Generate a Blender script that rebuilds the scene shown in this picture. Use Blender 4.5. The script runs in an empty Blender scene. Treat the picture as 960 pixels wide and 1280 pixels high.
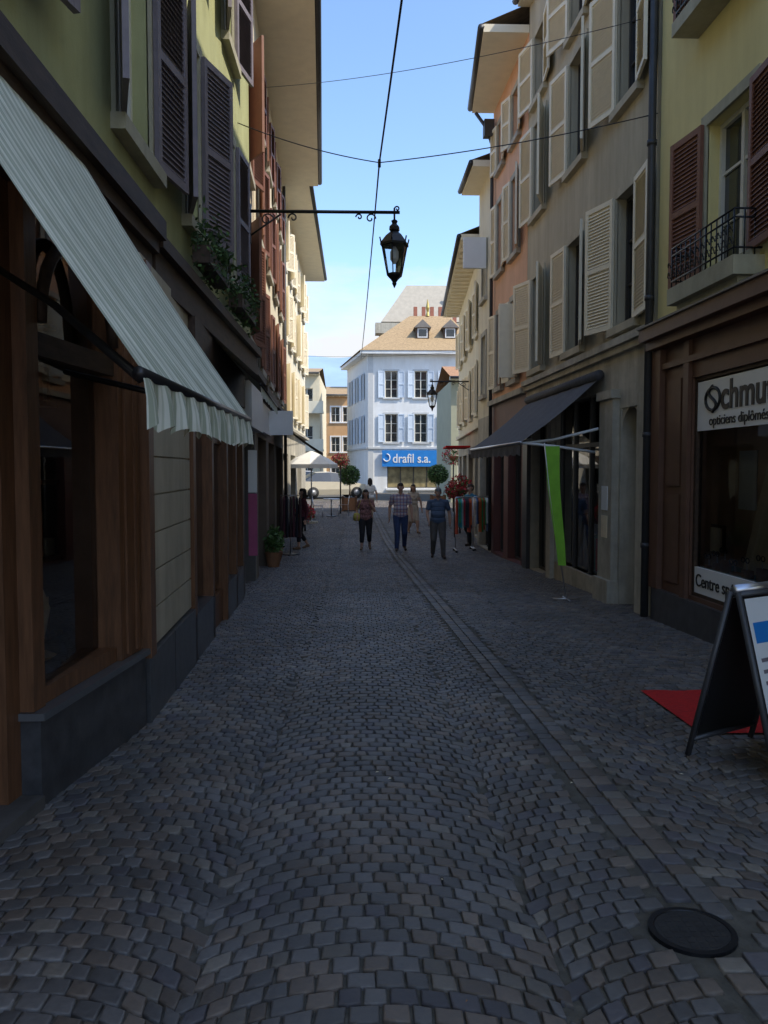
import bpy, bmesh, math, random
import numpy as np
from mathutils import Vector, Matrix
random.seed(7)
R=random.random
def ru(a,b): return a+(b-a)*R()
sc=bpy.context.scene
COL=sc.collection
# ------------------------------------------------------------------ ground profile
def g(y):
    if y<=20: return -0.028*y
    a=-0.56
    if y<24: return a-0.02*math.sin((y-20)/4*math.pi/2)
    t=min(1,max(0,(y-24)/28)); t=t*t*(3-2*t)
    return -0.58+0.58*t
# ------------------------------------------------------------------ materials
MATS={}
def M(name,col,rough=.7,var=.15,scale=3.0,bump=.0,bscale=60,metal=0,stretch=(1,1,1),spec=.5,stain=0.0,emit=0):
    if name in MATS: return MATS[name]
    m=bpy.data.materials.new(name); m.use_nodes=True
    nt=m.node_tree; N=nt.nodes; L=nt.links
    b=N['Principled BSDF']
    b.inputs['Roughness'].default_value=rough; b.inputs['Metallic'].default_value=metal
    b.inputs['Specular IOR Level'].default_value=spec
    tc=N.new('ShaderNodeTexCoord'); mp=N.new('ShaderNodeMapping'); mp.inputs['Scale'].default_value=stretch
    L.new(tc.outputs['Object'],mp.inputs[0])
    n=N.new('ShaderNodeTexNoise'); n.inputs['Scale'].default_value=scale; n.inputs['Detail'].default_value=6; n.inputs['Roughness'].default_value=.6
    L.new(mp.outputs[0],n.inputs['Vector'])
    r=N.new('ShaderNodeValToRGB'); r.color_ramp.elements[0].position=.3; r.color_ramp.elements[1].position=.7
    c=col
    r.color_ramp.elements[0].color=(c[0]*(1-var),c[1]*(1-var),c[2]*(1-var),1)
    r.color_ramp.elements[1].color=(min(1,c[0]*(1+var)),min(1,c[1]*(1+var)),min(1,c[2]*(1+var)),1)
    L.new(n.outputs[0],r.inputs[0])
    out=r.outputs[0]
    if stain>0:
        mp2=N.new('ShaderNodeMapping'); mp2.inputs['Scale'].default_value=(1.6,1.6,.22)
        L.new(tc.outputs['Object'],mp2.inputs[0])
        n2=N.new('ShaderNodeTexNoise'); n2.inputs['Scale'].default_value=1.3; n2.inputs['Detail'].default_value=8; n2.inputs['Roughness'].default_value=.65
        L.new(mp2.outputs[0],n2.inputs['Vector'])
        r2=N.new('ShaderNodeValToRGB'); r2.color_ramp.elements[0].position=.38; r2.color_ramp.elements[1].position=.62
        k=1-stain
        r2.color_ramp.elements[0].color=(k,k*.98,k*.95,1); r2.color_ramp.elements[1].color=(1,1,1,1)
        L.new(n2.outputs[0],r2.inputs[0])
        mx=N.new('ShaderNodeMix'); mx.data_type='RGBA'; mx.blend_type='MULTIPLY'; mx.inputs[0].default_value=1
        L.new(out,mx.inputs[6]); L.new(r2.outputs[0],mx.inputs[7]); out=mx.outputs[2]
    L.new(out,b.inputs['Base Color'])
    if bump>0:
        n3=N.new('ShaderNodeTexNoise'); n3.inputs['Scale'].default_value=bscale; n3.inputs['Detail'].default_value=5
        L.new(mp.outputs[0],n3.inputs['Vector'])
        bp=N.new('ShaderNodeBump'); bp.inputs['Strength'].default_value=bump; bp.inputs['Distance'].default_value=.01
        L.new(n3.outputs[0],bp.inputs['Height']); L.new(bp.outputs[0],b.inputs['Normal'])
    MATS[name]=m; return m
def glassmat(name,tint=(.93,.95,.94),extra=.01):
    m=bpy.data.materials.new(name); m.use_nodes=True; nt=m.node_tree; N=nt.nodes; L=nt.links
    N.remove(N['Principled BSDF']); o=N['Material Output']
    t=N.new('ShaderNodeBsdfTransparent'); t.inputs[0].default_value=(*tint,1)
    gl=N.new('ShaderNodeBsdfGlossy'); gl.inputs['Roughness'].default_value=.015; gl.inputs[0].default_value=(.95,.95,.95,1)
    f=N.new('ShaderNodeFresnel'); f.inputs[0].default_value=1.5
    ad=N.new('ShaderNodeMath'); ad.inputs[1].default_value=extra; ad.use_clamp=True
    mx=N.new('ShaderNodeMixShader')
    L.new(f.outputs[0],ad.inputs[0]); L.new(ad.outputs[0],mx.inputs[0]); L.new(t.outputs[0],mx.inputs[1]); L.new(gl.outputs[0],mx.inputs[2]); L.new(mx.outputs[0],o.inputs[0])
    MATS[name]=m; return m
def stripemat(name,axis,period,c1,c2,c3=None,rough=.85,duty=.5):
    m=bpy.data.materials.new(name); m.use_nodes=True; nt=m.node_tree; N=nt.nodes; L=nt.links
    b=N['Principled BSDF']; b.inputs['Roughness'].default_value=rough
    tc=N.new('ShaderNodeTexCoord'); sp=N.new('ShaderNodeSeparateXYZ'); L.new(tc.outputs['Object'],sp.inputs[0])
    dv=N.new('ShaderNodeMath'); dv.operation='DIVIDE'; dv.inputs[1].default_value=period; L.new(sp.outputs[axis],dv.inputs[0])
    fr=N.new('ShaderNodeMath'); fr.operation='FRACT'; L.new(dv.outputs[0],fr.inputs[0])
    r=N.new('ShaderNodeValToRGB'); r.color_ramp.interpolation='CONSTANT'
    e=r.color_ramp.elements; e[0].color=(*c1,1); e[1].position=duty; e[1].color=(*c2,1)
    if c3:
        x=e.new(duty*.35); x.color=(*c3,1); x=e.new(duty*.55); x.color=(*c1,1)
        x=e.new(duty+(1-duty)*.45); x.color=(*c3,1); x=e.new(duty+(1-duty)*.6); x.color=(*c2,1)
    L.new(fr.outputs[0],r.inputs[0])
    n=N.new('ShaderNodeTexNoise'); n.inputs['Scale'].default_value=6; n.inputs['Detail'].default_value=6; L.new(tc.outputs['Object'],n.inputs['Vector'])
    r2=N.new('ShaderNodeValToRGB'); r2.color_ramp.elements[0].position=.3; r2.color_ramp.elements[1].position=.7; r2.color_ramp.elements[0].color=(.75,.75,.72,1)
    L.new(n.outputs[0],r2.inputs[0])
    mx=N.new('ShaderNodeMix'); mx.data_type='RGBA'; mx.blend_type='MULTIPLY'; mx.inputs[0].default_value=1
    L.new(r.outputs[0],mx.inputs[6]); L.new(r2.outputs[0],mx.inputs[7]); L.new(mx.outputs[2],b.inputs['Base Color'])
    MATS[name]=m; return m
def plaidmat(name,base,c2,c3):
    m=bpy.data.materials.new(name); m.use_nodes=True; nt=m.node_tree; N=nt.nodes; L=nt.links
    b=N['Principled BSDF']; b.inputs['Roughness'].default_value=.9
    tc=N.new('ShaderNodeTexCoord'); sp=N.new('ShaderNodeSeparateXYZ'); L.new(tc.outputs['Object'],sp.inputs[0])
    cur=None
    for ax,c,ph in ((0,c2,.0),(2,c3,.3)):
        dv=N.new('ShaderNodeMath'); dv.operation='MULTIPLY_ADD'; dv.inputs[1].default_value=1/.085; dv.inputs[2].default_value=ph; L.new(sp.outputs[ax],dv.inputs[0])
        fr=N.new('ShaderNodeMath'); fr.operation='FRACT'; L.new(dv.outputs[0],fr.inputs[0])
        lt=N.new('ShaderNodeMath'); lt.operation='LESS_THAN'; lt.inputs[1].default_value=.38; L.new(fr.outputs[0],lt.inputs[0])
        ml=N.new('ShaderNodeMath'); ml.operation='MULTIPLY'; ml.inputs[1].default_value=.6; L.new(lt.outputs[0],ml.inputs[0])
        mx=N.new('ShaderNodeMix'); mx.data_type='RGBA'; L.new(ml.outputs[0],mx.inputs[0])
        if cur is None: mx.inputs[6].default_value=(*base,1)
        else: L.new(cur,mx.inputs[6])
        mx.inputs[7].default_value=(*c,1); cur=mx.outputs[2]
    L.new(cur,b.inputs['Base Color']); MATS[name]=m; return m

green_w=M('green_stucco',(.45,.46,.23),.9,.1,1.5,.25,90,stain=.2)
cream_w=M('cream_stucco',(.80,.72,.53),.9,.06,1.5,.2,90,stain=.12)
white_w=M('white_stucco',(.80,.80,.78),.9,.05,1.5,.15,90,stain=.08)
offw_w=M('offwhite_stucco',(.80,.74,.58),.9,.05,1.5,.15,90,stain=.1)
beige_w=M('beige_stucco',(.58,.48,.34),.9,.1,1.5,.25,90,stain=.2)
grey_w=M('taupe_stucco',(.53,.47,.34),.92,.08,1.2,.3,90,stain=.22)
pink_w=M('salmon_stucco',(.78,.46,.29),.9,.07,1.5,.2,90,stain=.12)
yellow_w=M('yellow_stucco',(.80,.69,.32),.9,.05,1.5,.2,90,stain=.1)
orange_w=M('orange_stucco',(.6,.36,.18),.9,.08,1.5,.2,90,stain=.1)
stone=M('grey_stone',(.50,.46,.37),.85,.15,5,.35,40,stain=.3)
olive_stone=M('olive_stone',(.46,.43,.31),.85,.12,5,.3,40,stain=.2)
panel=M('beige_panel',(.50,.44,.32),.7,.1,3,.15,50,stain=.25)
marble=M('dark_marble',(.06,.06,.062),.3,.4,8,.05,30)
wood=M('brown_wood',(.155,.07,.032),.42,.35,6,.12,30,stretch=(6,6,.6),spec=.35)
dwood=M('dark_wood',(.06,.038,.026),.6,.35,5,.15,30,stretch=(6,.8,4),spec=.25)
brownp=M('brown_paint',(.13,.066,.042),.5,.15,4,.08,30,spec=.3)
sh_cream=M('cream_shutter',(.84,.75,.56),.6,.05,8)
sh_grey=M('mauve_shutter',(.21,.18,.20),.6,.15,8)
sh_brown=M('brown_shutter',(.22,.095,.06),.6,.12,8)
sh_blue=M('pale_blue_shutter',(.6,.67,.74),.6,.05,8)
glass=M('window_glass',(.02,.024,.028),.06,.3,1.5,spec=.9)
wframe=M('white_window_frame',(.7,.67,.58),.5,.06,8)
dframe=M('dark_window_frame',(.05,.045,.04),.4,.1,8)
iron=M('black_iron',(.015,.015,.017),.4,.2,10,metal=.3)
zinc=M('zinc_pipe',(.06,.06,.062),.5,.15,6,metal=.3)
alu=M('aluminium',(.6,.6,.62),.3,.05,8,metal=.9)
tile=M('roof_tile',(.36,.25,.135),.85,.3,9,.6,14)
slate=M('slate_roof',(.2,.18,.16),.8,.2,6,.4,20)
soff=M('cream_soffit',(.88,.79,.6),.8,.05,4)
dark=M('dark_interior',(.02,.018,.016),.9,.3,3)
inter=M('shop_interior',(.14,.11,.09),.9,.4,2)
whitep=M('white_panel',(.8,.8,.78),.5,.03,4)
black=M('black_paint',(.012,.012,.012),.5,.1,4)
bluep=M('blue_sign_paint',(.02,.22,.62),.5,.08,3)
greycloth=M('charcoal_canvas',(.08,.078,.084),.85,.2,10,.2,120)
redc=M('red_carpet',(.58,.012,.012),.95,.18,30,.5,300)
limec=M('lime_fabric',(.24,.55,.04),.7,.15,4)
creamcloth=M('cream_cloth',(.78,.66,.46),.9,.1,5)
teal=M('teal_cloth',(.08,.24,.2),.9,.1,5)
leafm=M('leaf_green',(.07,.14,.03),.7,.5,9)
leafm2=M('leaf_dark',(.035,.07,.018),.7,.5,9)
flowm=M('red_flower',(.5,.03,.05),.7,.4,9)
pot=M('terracotta_wood',(.28,.13,.06),.7,.2,6)
sglass=glassmat('shop_glass'); lglass=glassmat('lantern_glass',(.92,.95,.97),.04)
stripe=stripemat('striped_canvas',1,.115,(.80,.81,.70),(.42,.46,.35),(.62,.64,.52))
# ------------------------------------------------------------------ geometry helpers
class Fr:
    def __init__(s,o,ds,dn): s.o=o; s.ds=ds; s.dn=dn
    def p(s,a,n,z): return (s.o[0]+s.ds[0]*a+s.dn[0]*n, s.o[1]+s.ds[1]*a+s.dn[1]*n, z)
W=Fr((0,0),(1,0),(0,1))
FR=Fr((4.0,0),(-.028,1),(-1,0))
FL=Fr((-1.23,0),(-.044,1),(1,0))
FU=Fr((-1.64,0),(0,1),(1,0))
FN=Fr((-2.03,0),(.1,1),(1,0))
def tube_geo(pts,r,n=6):
    pts=[Vector(p) for p in pts]; vs=[];fs=[]
    rr=r if isinstance(r,(list,tuple)) else [r]*len(pts)
    up=None
    for i,p in enumerate(pts):
        d=(pts[min(i+1,len(pts)-1)]-pts[max(i-1,0)])
        if d.length<1e-9: d=Vector((0,0,1))
        d.normalize()
        if up is None:
            a=Vector((0,0,1)) if abs(d.z)<.9 else Vector((1,0,0))
            up=(a-d*a.dot(d)).normalized()
        else:
            up=(up-d*up.dot(d)); up.normalize()
        s=d.cross(up)
        for k in range(n):
            t=2*math.pi*k/n; vs.append(tuple(p+(up*math.cos(t)+s*math.sin(t))*rr[i]))
    for i in range(len(pts)-1):
        for k in range(n):
            k2=(k+1)%n; fs.append((i*n+k,i*n+k2,(i+1)*n+k2,(i+1)*n+k))
    fs.append(tuple(range(n))[::-1]); fs.append(tuple((len(pts)-1)*n+k for k in range(n)))
    return vs,fs
class B:
    def __init__(s,name,f=W): s.name=name; s.f=f; s.parts={}; s.smooth=set(); s.kids=[]
    def add(s,part,mat,vs,fs,world=False):
        k=(part,mat.name); P=s.parts.setdefault(k,([],[],mat)); o=len(P[0])
        P[0].extend(vs if world else [s.f.p(*v) for v in vs]); P[1].extend([tuple(i+o for i in f) for f in fs])
    def box(s,part,mat,a0,a1,n0,n1,z0,z1,bev=0):
        v=[(a,n,z) for z in (z0,z1) for n in (n0,n1) for a in (a0,a1)]
        s.add(part,mat,v,[(0,1,3,2),(4,6,7,5),(0,4,5,1),(2,3,7,6),(0,2,6,4),(1,5,7,3)])
    def poly(s,part,mat,pts,world=False): s.add(part,mat,pts,[tuple(range(len(pts)))],world)
    def tube(s,part,mat,pts,r,n=6,world=False):
        P=pts if world else [s.f.p(*p) for p in pts]
        v,f=tube_geo(P,r,n); s.add(part,mat,v,f,True); s.smooth.add(part)
    def lathe(s,part,mat,c,prof,n=12,rot=0):
        vs=[];fs=[]
        for (r,z) in prof:
            for k in range(n):
                t=2*math.pi*k/n+rot; vs.append((c[0]+r*math.cos(t),c[1]+r*math.sin(t),c[2]+z))
        for i in range(len(prof)-1):
            for k in range(n):
                k2=(k+1)%n; fs.append((i*n+k,i*n+k2,(i+1)*n+k2,(i+1)*n+k))
        fs.append(tuple(range(n))[::-1]); fs.append(tuple((len(prof)-1)*n+k for k in range(n)))
        s.add(part,mat,vs,fs,True)
    def wall(s,part,mat,a0,a1,z0,z1,holes=(),depth=.22,n=0):
        A=sorted({a0,a1,*[h[0] for h in holes],*[h[1] for h in holes]}); Z=sorted({z0,z1,*[h[2] for h in holes],*[h[3] for h in holes]})
        for i in range(len(A)-1):
            for j in range(len(Z)-1):
                ca=(A[i]+A[i+1])/2; cz=(Z[j]+Z[j+1])/2
                if any(h[0]<ca<h[1] and h[2]<cz<h[3] for h in holes): continue
                s.poly(part,mat,[(A[i],n,Z[j]),(A[i+1],n,Z[j]),(A[i+1],n,Z[j+1]),(A[i],n,Z[j+1])])
        for (a,b,c,d) in [h[:4] for h in holes]:
            m=n-depth
            s.poly(part,mat,[(a,n,c),(a,m,c),(a,m,d),(a,n,d)]); s.poly(part,mat,[(b,n,c),(b,m,c),(b,m,d),(b,n,d)])
            s.poly(part,mat,[(a,n,c),(b,n,c),(b,m,c),(a,m,c)]); s.poly(part,mat,[(a,n,d),(b,n,d),(b,m,d),(a,m,d)])
    def window(s,a,b,c,d,fm=None,nx=2,nz=3,depth=.2,gm=None,fw=.05,part='window',n=0):
        fm=fm or wframe; gm=gm or glass
        m=n-depth
        s.poly(part+'_glass',gm,[(a,m+.03,c),(b,m+.03,c),(b,m+.03,d),(a,m+.03,d)])
        f0,f1=m+.01,m+.075
        s.box(part+'_frame',fm,a,a+fw,f0,f1,c,d); s.box(part+'_frame',fm,b-fw,b,f0,f1,c,d)
        s.box(part+'_frame',fm,a+fw,b-fw,f0,f1-.002,c,c+fw); s.box(part+'_frame',fm,a+fw,b-fw,f0,f1-.002,d-fw,d)
        for i in range(1,nx):
            x=a+(b-a)*i/nx; s.box(part+'_frame',fm,x-fw*.6,x+fw*.6,f0+.002,f1-.006,c+fw,d-fw)
        for j in range(1,nz):
            z=c+(d-c)*j/nz; s.box(part+'_frame',fm,a+fw,b-fw,f0+.004,f1-.02,z-.015,z+.015)
    def surround(s,a,b,c,d,mat,w=.12,t=.03,sill=True):
        s.box('stone_trim',mat,a-w,a,-.01,t,c,d+w); s.box('stone_trim',mat,b,b+w,-.01,t,c,d+w)
        s.box('stone_trim',mat,a,b,-.01,t-.002,d,d+w)
        if sill: s.box('stone_trim',mat,a-w-.03,b+w+.03,-.012,t+.07,c-.11,c-.001)
    def shutter(s,h,dirn,w,z0,z1,mat,ang=8,slats=True,n=.035):
        ca,sa=math.cos(math.radians(ang))*dirn,math.sin(math.radians(ang))
        def P(u,v,z): return (h+ca*u-sa*v*dirn, n+sa*u+abs(ca)*v, z)
        def bx(u0,u1,v0,v1,q0,q1):
            v=[P(u,vv,z) for z in (q0,q1) for vv in (v0,v1) for u in (u0,u1)]
            s.add('shutters',mat,v,[(0,1,3,2),(4,6,7,5),(0,4,5,1),(2,3,7,6),(0,2,6,4),(1,5,7,3)])
        t=.04;f=.06
        bx(0,f,0,t,z0,z1);bx(w-f,w,0,t,z0,z1)
        zm=(z0+z1)/2
        for q in (z0,zm-.035,z1-.07): bx(f,w-f,.002,t-.002,q,q+.07)
        k=int((z1-z0)/.05) if slats else 0
        for i in range(k):
            z=z0+.08+(z1-z0-.16)*i/k
            v=[P(f,.004,z+.04),P(w-f,.004,z+.04),P(w-f,t-.006,z),P(f,t-.006,z)]
            s.add('shutters',mat,v,[(0,1,2,3)])
        bx(f,w-f,.003,.014,z0+.06,z1-.06)
    def body(s,a0,a1,z0,z1,depth,mat,n0=0):
        s.poly('side_walls',mat,[(a0,n0,z0),(a0,-depth,z0),(a0,-depth,z1),(a0,n0,z1)]); s.poly('side_walls',mat,[(a1,n0,z0),(a1,-depth,z0),(a1,-depth,z1),(a1,n0,z1)])
        s.poly('side_walls',mat,[(a0,-depth,z0),(a1,-depth,z0),(a1,-depth,z1),(a0,-depth,z1)])
    def roof(s,a0,a1,z,ov,depth,rise,sm=None,tm=None,mat=None,ov2=None,e0=0.0,e1=0.0,raf=True):
        sm=sm or soff; tm=tm or tile; ov2=ov if ov2 is None else ov2
        A0,A1=a0-e0,a1+e1
        s.poly('soffit',sm,[(A0,0,z),(A1,0,z),(A1,ov2,z),(A0,ov,z)])
        s.poly('soffit',sm,[(A0,ov,z),(A1,ov2,z),(A1,ov2,z+.16),(A0,ov,z+.16)])
        s.poly('soffit',sm,[(A0,0,z),(A0,ov,z),(A0,ov,z+.16),(A0,0,z+.16)]); s.poly('soffit',sm,[(A1,0,z),(A1,ov2,z),(A1,ov2,z+.16),(A1,0,z+.16)])
        k=int((A1-A0)/.6)
        if raf:
            for i in range(k):
                a=A0+(i+.5)*(A1-A0)/k; o=ov+(ov2-ov)*(i+.5)/k
                s.box('rafters',sm,a-.04,a+.04,0,o-.06,z-.05,z-.003)
        s.tube('gutter',zinc,[(A0,ov+.05,z+.1),(A1,ov2+.05,z+.1)],.07,8)
        h=depth/2
        s.poly('roof',tm,[(A0,ov+.04,z+.165),(A1,ov2+.04,z+.165),(A1,-h,z+rise),(A0,-h,z+rise)])
        s.poly('roof',tm,[(A0,-h,z+rise),(A1,-h,z+rise),(A1,-depth-.2,z+.1),(A0,-depth-.2,z+.1)])
        if mat:
            for a in (a0,a1): s.poly('gable',mat,[(a,0,z),(a,-h,z+rise-.05),(a,-depth,z)])
    def leaves(s,part,mat,c,rad,n,size,shell=.6,droop=0):
        vs=[];fs=[]
        for i in range(n):
            while True:
                v=Vector((ru(-1,1),ru(-1,1),ru(-1,1)))
                if shell<v.length<=1: break
            if R()<.12: v*=ru(1.0,1.12)
            p=Vector((c[0]+v.x*rad[0],c[1]+v.y*rad[1],c[2]+v.z*rad[2]-droop*R()))
            a=Vector((ru(-1,1),ru(-1,1),ru(-1,1))).normalized(); b2=a.cross(Vector((ru(-1,1),ru(-1,1),ru(-1,1)))).normalized()
            z=size*ru(.6,1.4); o=len(vs)
            vs+= [tuple(p-a*z),tuple(p+b2*z*.45),tuple(p+a*z),tuple(p-b2*z*.45)]; fs.append((o,o+1,o+2,o+3))
        s.add(part,mat,vs,fs,True)
    def text(s,part,mat,body,loc,xd,size,ext=.004,sx=1.0,bold=0):
        cu=bpy.data.curves.new(part,'FONT'); cu.body=body; cu.size=size; cu.extrude=ext; cu.offset=bold
        o=bpy.data.objects.new(part,cu); X=Vector(xd).normalized(); Y=Vector((0,0,1)); Z=X.cross(Y)
        m=Matrix((X*sx,Y,Z)).transposed().to_4x4(); m.translation=Vector(loc); o.matrix_world=m
        cu.materials.append(mat); COL.objects.link(o); s.kids.append(o)
    def done(s):
        e=bpy.data.objects.new(s.name,None); e.empty_display_size=.2; COL.objects.link(e)
        for (part,mn),(v,f,mat) in s.parts.items():
            me=bpy.data.meshes.new(part); me.from_pydata(v,[],f); me.materials.append(mat)
            bm=bmesh.new(); bm.from_mesh(me); bmesh.ops.recalc_face_normals(bm,faces=bm.faces); bm.to_mesh(me); bm.free()
            if part in s.smooth:
                for p in me.polygons: p.use_smooth=True
            o=bpy.data.objects.new(part,me); COL.objects.link(o); o.parent=e
        for k in s.kids:
            k.parent=e
        return e
# ------------------------------------------------------------------ ground sheet
ys=[-30+i*1.0 for i in range(96)]+[80,120,300,1000,6000]
xs=[-3000,-60,-10,-4,0,4,10,60,3000]
vs=[(x,y,g(max(y,0))-.016 if y>-.1 else -.016) for y in ys for x in xs]; nx=len(xs)
fs=[(j*nx+i,j*nx+i+1,(j+1)*nx+i+1,(j+1)*nx+i) for j in range(len(ys)-1) for i in range(nx-1)]
me=bpy.data.meshes.new('ground'); me.from_pydata(vs,[],fs)
me.materials.append(M('mortar_sand',(.10,.09,.072),.95,.35,14,.5,60)); o=bpy.data.objects.new('ground',me); COL.objects.link(o)
# ------------------------------------------------------------------ cobblestones (segmental arcs)
V=[];F=[];C=[]
MH=(1.21,2.89)
def stonecol():
    k=R()
    if k<.5: c=(.122,.112,.105)
    elif k<.78: c=(.145,.114,.09)
    elif k<.92: c=(.165,.142,.116)
    else: c=(.1,.09,.094)
    m=ru(.7,1.3); return (c[0]*m,c[1]*m,c[2]*m,1)
def addstone(cor,detail):
    cx=sum(c[0] for c in cor)/4; cy=sum(c[1] for c in cor)/4
    if (cx-MH[0])**2+(cy-MH[1])**2<.195**2: return
    h=ru(-.002,.002); o=len(V); col=stonecol(); tx,ty=ru(-.025,.025),ru(-.025,.025)
    z=g(cy)+h if cy>0 else h
    def ring(k,dz):
        for c in cor:
            x=cx+(c[0]-cx)*k; y=cy+(c[1]-cy)*k
            V.append((x,y,z+dz+(x-cx)*tx+(y-cy)*ty-.028*(y-cy)*(1 if 0<cy<20 else 0))); C.extend(col)
    if detail:
        ring(1,-.03); ring(1,-.005); ring(.94,-.001); ring(.8,.0)
        for r in range(3):
            for k in range(4):
                k2=(k+1)%4; F.append((o+r*4+k,o+r*4+k2,o+r*4+4+k2,o+r*4+4+k))
        F.append((o+12,o+13,o+14,o+15))
    else:
        ring(1,-.016); ring(.88,0)
        for k in range(4):
            k2=(k+1)%4; F.append((o+k,o+k2,o+4+k2,o+4+k))
        F.append((o+4,o+5,o+6,o+7))
LW=1.22; RR=.98; TM=math.asin(LW/2/RR); ND=14; DT=2*TM/ND; SP=.09
CH0,CH1=1.26,1.48
def chx(y): return -0.021*y
for lane in range(-3,5):
    lx=lane*LW+.05
    row=0; v=-1.9+R()*.09
    while v<43:
        row+=1
        sh=0 if row%2 else DT/2
        bs=[-TM]+[ -TM+sh+DT*i+ru(-.16,.16)*DT for i in range(0 if sh else 1,ND)]+[TM]
        bs[0]+=ru(-.5,.4)*DT; bs[-1]+=ru(-.4,.5)*DT
        for i in range(len(bs)-1):
            t0,t1=bs[i],bs[i+1]
            if t1-t0<.35*DT: continue
            tm=(t0+t1)/2; cx=lx+RR*math.sin(tm); cy=v+RR*math.cos(tm)
            if cx<-1.05-.046*max(cy,0)-.9 or cx>4.4 : continue
            if CH0-.04<cx-chx(cy)<CH1+.04: continue
            gp=.0055; gt=gp/RR; gv=gp/math.cos(tm)
            j=lambda: ru(-.0045,.0045)
            r0=v+gv; r1=v+SP-gv
            cor=[(lx+RR*math.sin(t0+gt)+j(),r0+RR*math.cos(t0+gt)+j()),(lx+RR*math.sin(t1-gt)+j(),r0+RR*math.cos(t1-gt)+j()),
                 (lx+RR*math.sin(t1-gt)+j(),r1+RR*math.cos(t1-gt)+j()),(lx+RR*math.sin(t0+gt)+j(),r1+RR*math.cos(t0+gt)+j())]
            addstone(cor,cy<13)
        v+=SP
for k in range(2):
    y=-1.0+.05*k
    w=(CH1-CH0)/2
    while y<43:
        l=ru(.09,.15); x0=CH0+k*w+chx(y)
        j=lambda: ru(-.005,.005)
        addstone([(x0+.006+j(),y+.006),(x0+w-.006+j(),y+.006),(x0+w-.006+j(),y+l-.006),(x0+.006+j(),y+l-.006)],y<13); y+=l
me=bpy.data.meshes.new('cobblestone_street'); me.from_pydata(V,[],F)
at=me.color_attributes.new('col','FLOAT_COLOR','POINT'); at.data.foreach_set('color',C)
me.polygons.foreach_set('use_smooth',[True]*len(me.polygons))
m=bpy.data.materials.new('cobblestone'); m.use_nodes=True; N=m.node_tree.nodes; L=m.node_tree.links; b=N['Principled BSDF']
a=N.new('ShaderNodeAttribute'); a.attribute_name='col'; tc=N.new('ShaderNodeTexCoord')
n=N.new('ShaderNodeTexNoise'); n.inputs['Scale'].default_value=45; n.inputs['Detail'].default_value=6; L.new(tc.outputs['Object'],n.inputs['Vector'])
n2=N.new('ShaderNodeTexNoise'); n2.inputs['Scale'].default_value=.9; n2.inputs['Detail'].default_value=5; L.new(tc.outputs['Object'],n2.inputs['Vector'])
r=N.new('ShaderNodeMapRange'); r.inputs[3].default_value=.65; r.inputs[4].default_value=1.35; L.new(n.outputs[0],r.inputs[0])
r2=N.new('ShaderNodeMapRange'); r2.inputs[1].default_value=.3; r2.inputs[2].default_value=.7; r2.inputs[3].default_value=.72; r2.inputs[4].default_value=1.25; L.new(n2.outputs[0],r2.inputs[0])
mu=N.new('ShaderNodeMath'); mu.operation='MULTIPLY'; L.new(r.outputs[0],mu.inputs[0]); L.new(r2.outputs[0],mu.inputs[1])
vm=N.new('ShaderNodeVectorMath'); vm.operation='SCALE'; L.new(a.outputs['Color'],vm.inputs[0]); L.new(mu.outputs[0],vm.inputs['Scale']); L.new(vm.outputs[0],b.inputs['Base Color'])
r3=N.new('ShaderNodeMapRange'); r3.inputs[3].default_value=.4; r3.inputs[4].default_value=.74; L.new(n.outputs[0],r3.inputs[0]); L.new(r3.outputs[0],b.inputs['Roughness'])
bp=N.new('ShaderNodeBump'); bp.inputs['Strength'].default_value=.4; bp.inputs['Distance'].default_value=.006; L.new(n.outputs[0],bp.inputs['Height']); L.new(bp.outputs[0],b.inputs['Normal'])
me.materials.append(m); o=bpy.data.objects.new('cobblestone_street',me); COL.objects.link(o)
b=B('scattered_leaves')
for i in range(70):
    x,y=ru(-1.2,3.3),ru(2.2,16); z=g(y)+.005; a=ru(0,6.3); s=ru(.006,.016)
    b.add('leaf',creamcloth if i%3 else pot,[(x-s*math.cos(a),y-s*math.sin(a),z),(x+s*.4*math.sin(a),y-s*.4*math.cos(a),z+.004),(x+s*math.cos(a),y+s*math.sin(a),z+.001),(x-s*.4*math.sin(a),y+s*.4*math.cos(a),z+.005)],[(0,1,2,3)],True)
b.done()
b=B('manhole_cover'); c=(1.21,2.89,g(2.89))
b.lathe('ring',iron,(c[0],c[1],c[2]),[(.155,-.02),(.155,.002),(.135,.002),(.133,-.001)],32)
b.lathe('lid',M('cast_iron',(.03,.027,.025),.7,.3,20,.3,60,metal=.1),c,[(.13,-.02),(.13,.000)],32)
for i in range(-3,4):
    for j in range(-3,4):
        if (i*i+j*j)<10.5: 
            x,y=c[0]+i*.034,c[1]+j*.034; b.box('studs',MATS['cast_iron'],x-.011,x+.011,y-.011,y+.011,c[2]-.001,c[2]+.0015)
b.done()
# ------------------------------------------------------------------ RIGHT: yellow optician building
def upper(b,wins,rows,wallm,a0,a1,z0,z1,shm,trim,shw=.68,ang=(4,16),fm=None,nx=2,nz=3,curt=0):
    holes=[(w0,w1,r0,r1) for (w0,w1) in wins for (r0,r1) in rows]
    b.wall('upper_wall',wallm,a0,a1,z0,z1,holes)
    for h in holes:
        b.window(*h,fm=fm,nx=nx,nz=nz); b.surround(*h,trim)
        if shm:
            b.shutter(h[0]-.03,-1,shw,h[2],h[3]+.02,shm,ru(*ang)); b.shutter(h[1]+.03,1,shw,h[2],h[3]+.02,shm,ru(*ang))
b=B('yellow_optician_building',FR)
upper(b,[(7.95,8.95),(4.2,5.2),(.6,1.6)],[(3.68,5.28),(6.6,8.2)],yellow_w,-1.5,10.28,3.3,12.4,sh_brown,olive_stone,.62,(3,10),nx=2,nz=3)
b.body(-1.5,10.28,-1.5,12.4,9,yellow_w)
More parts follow.
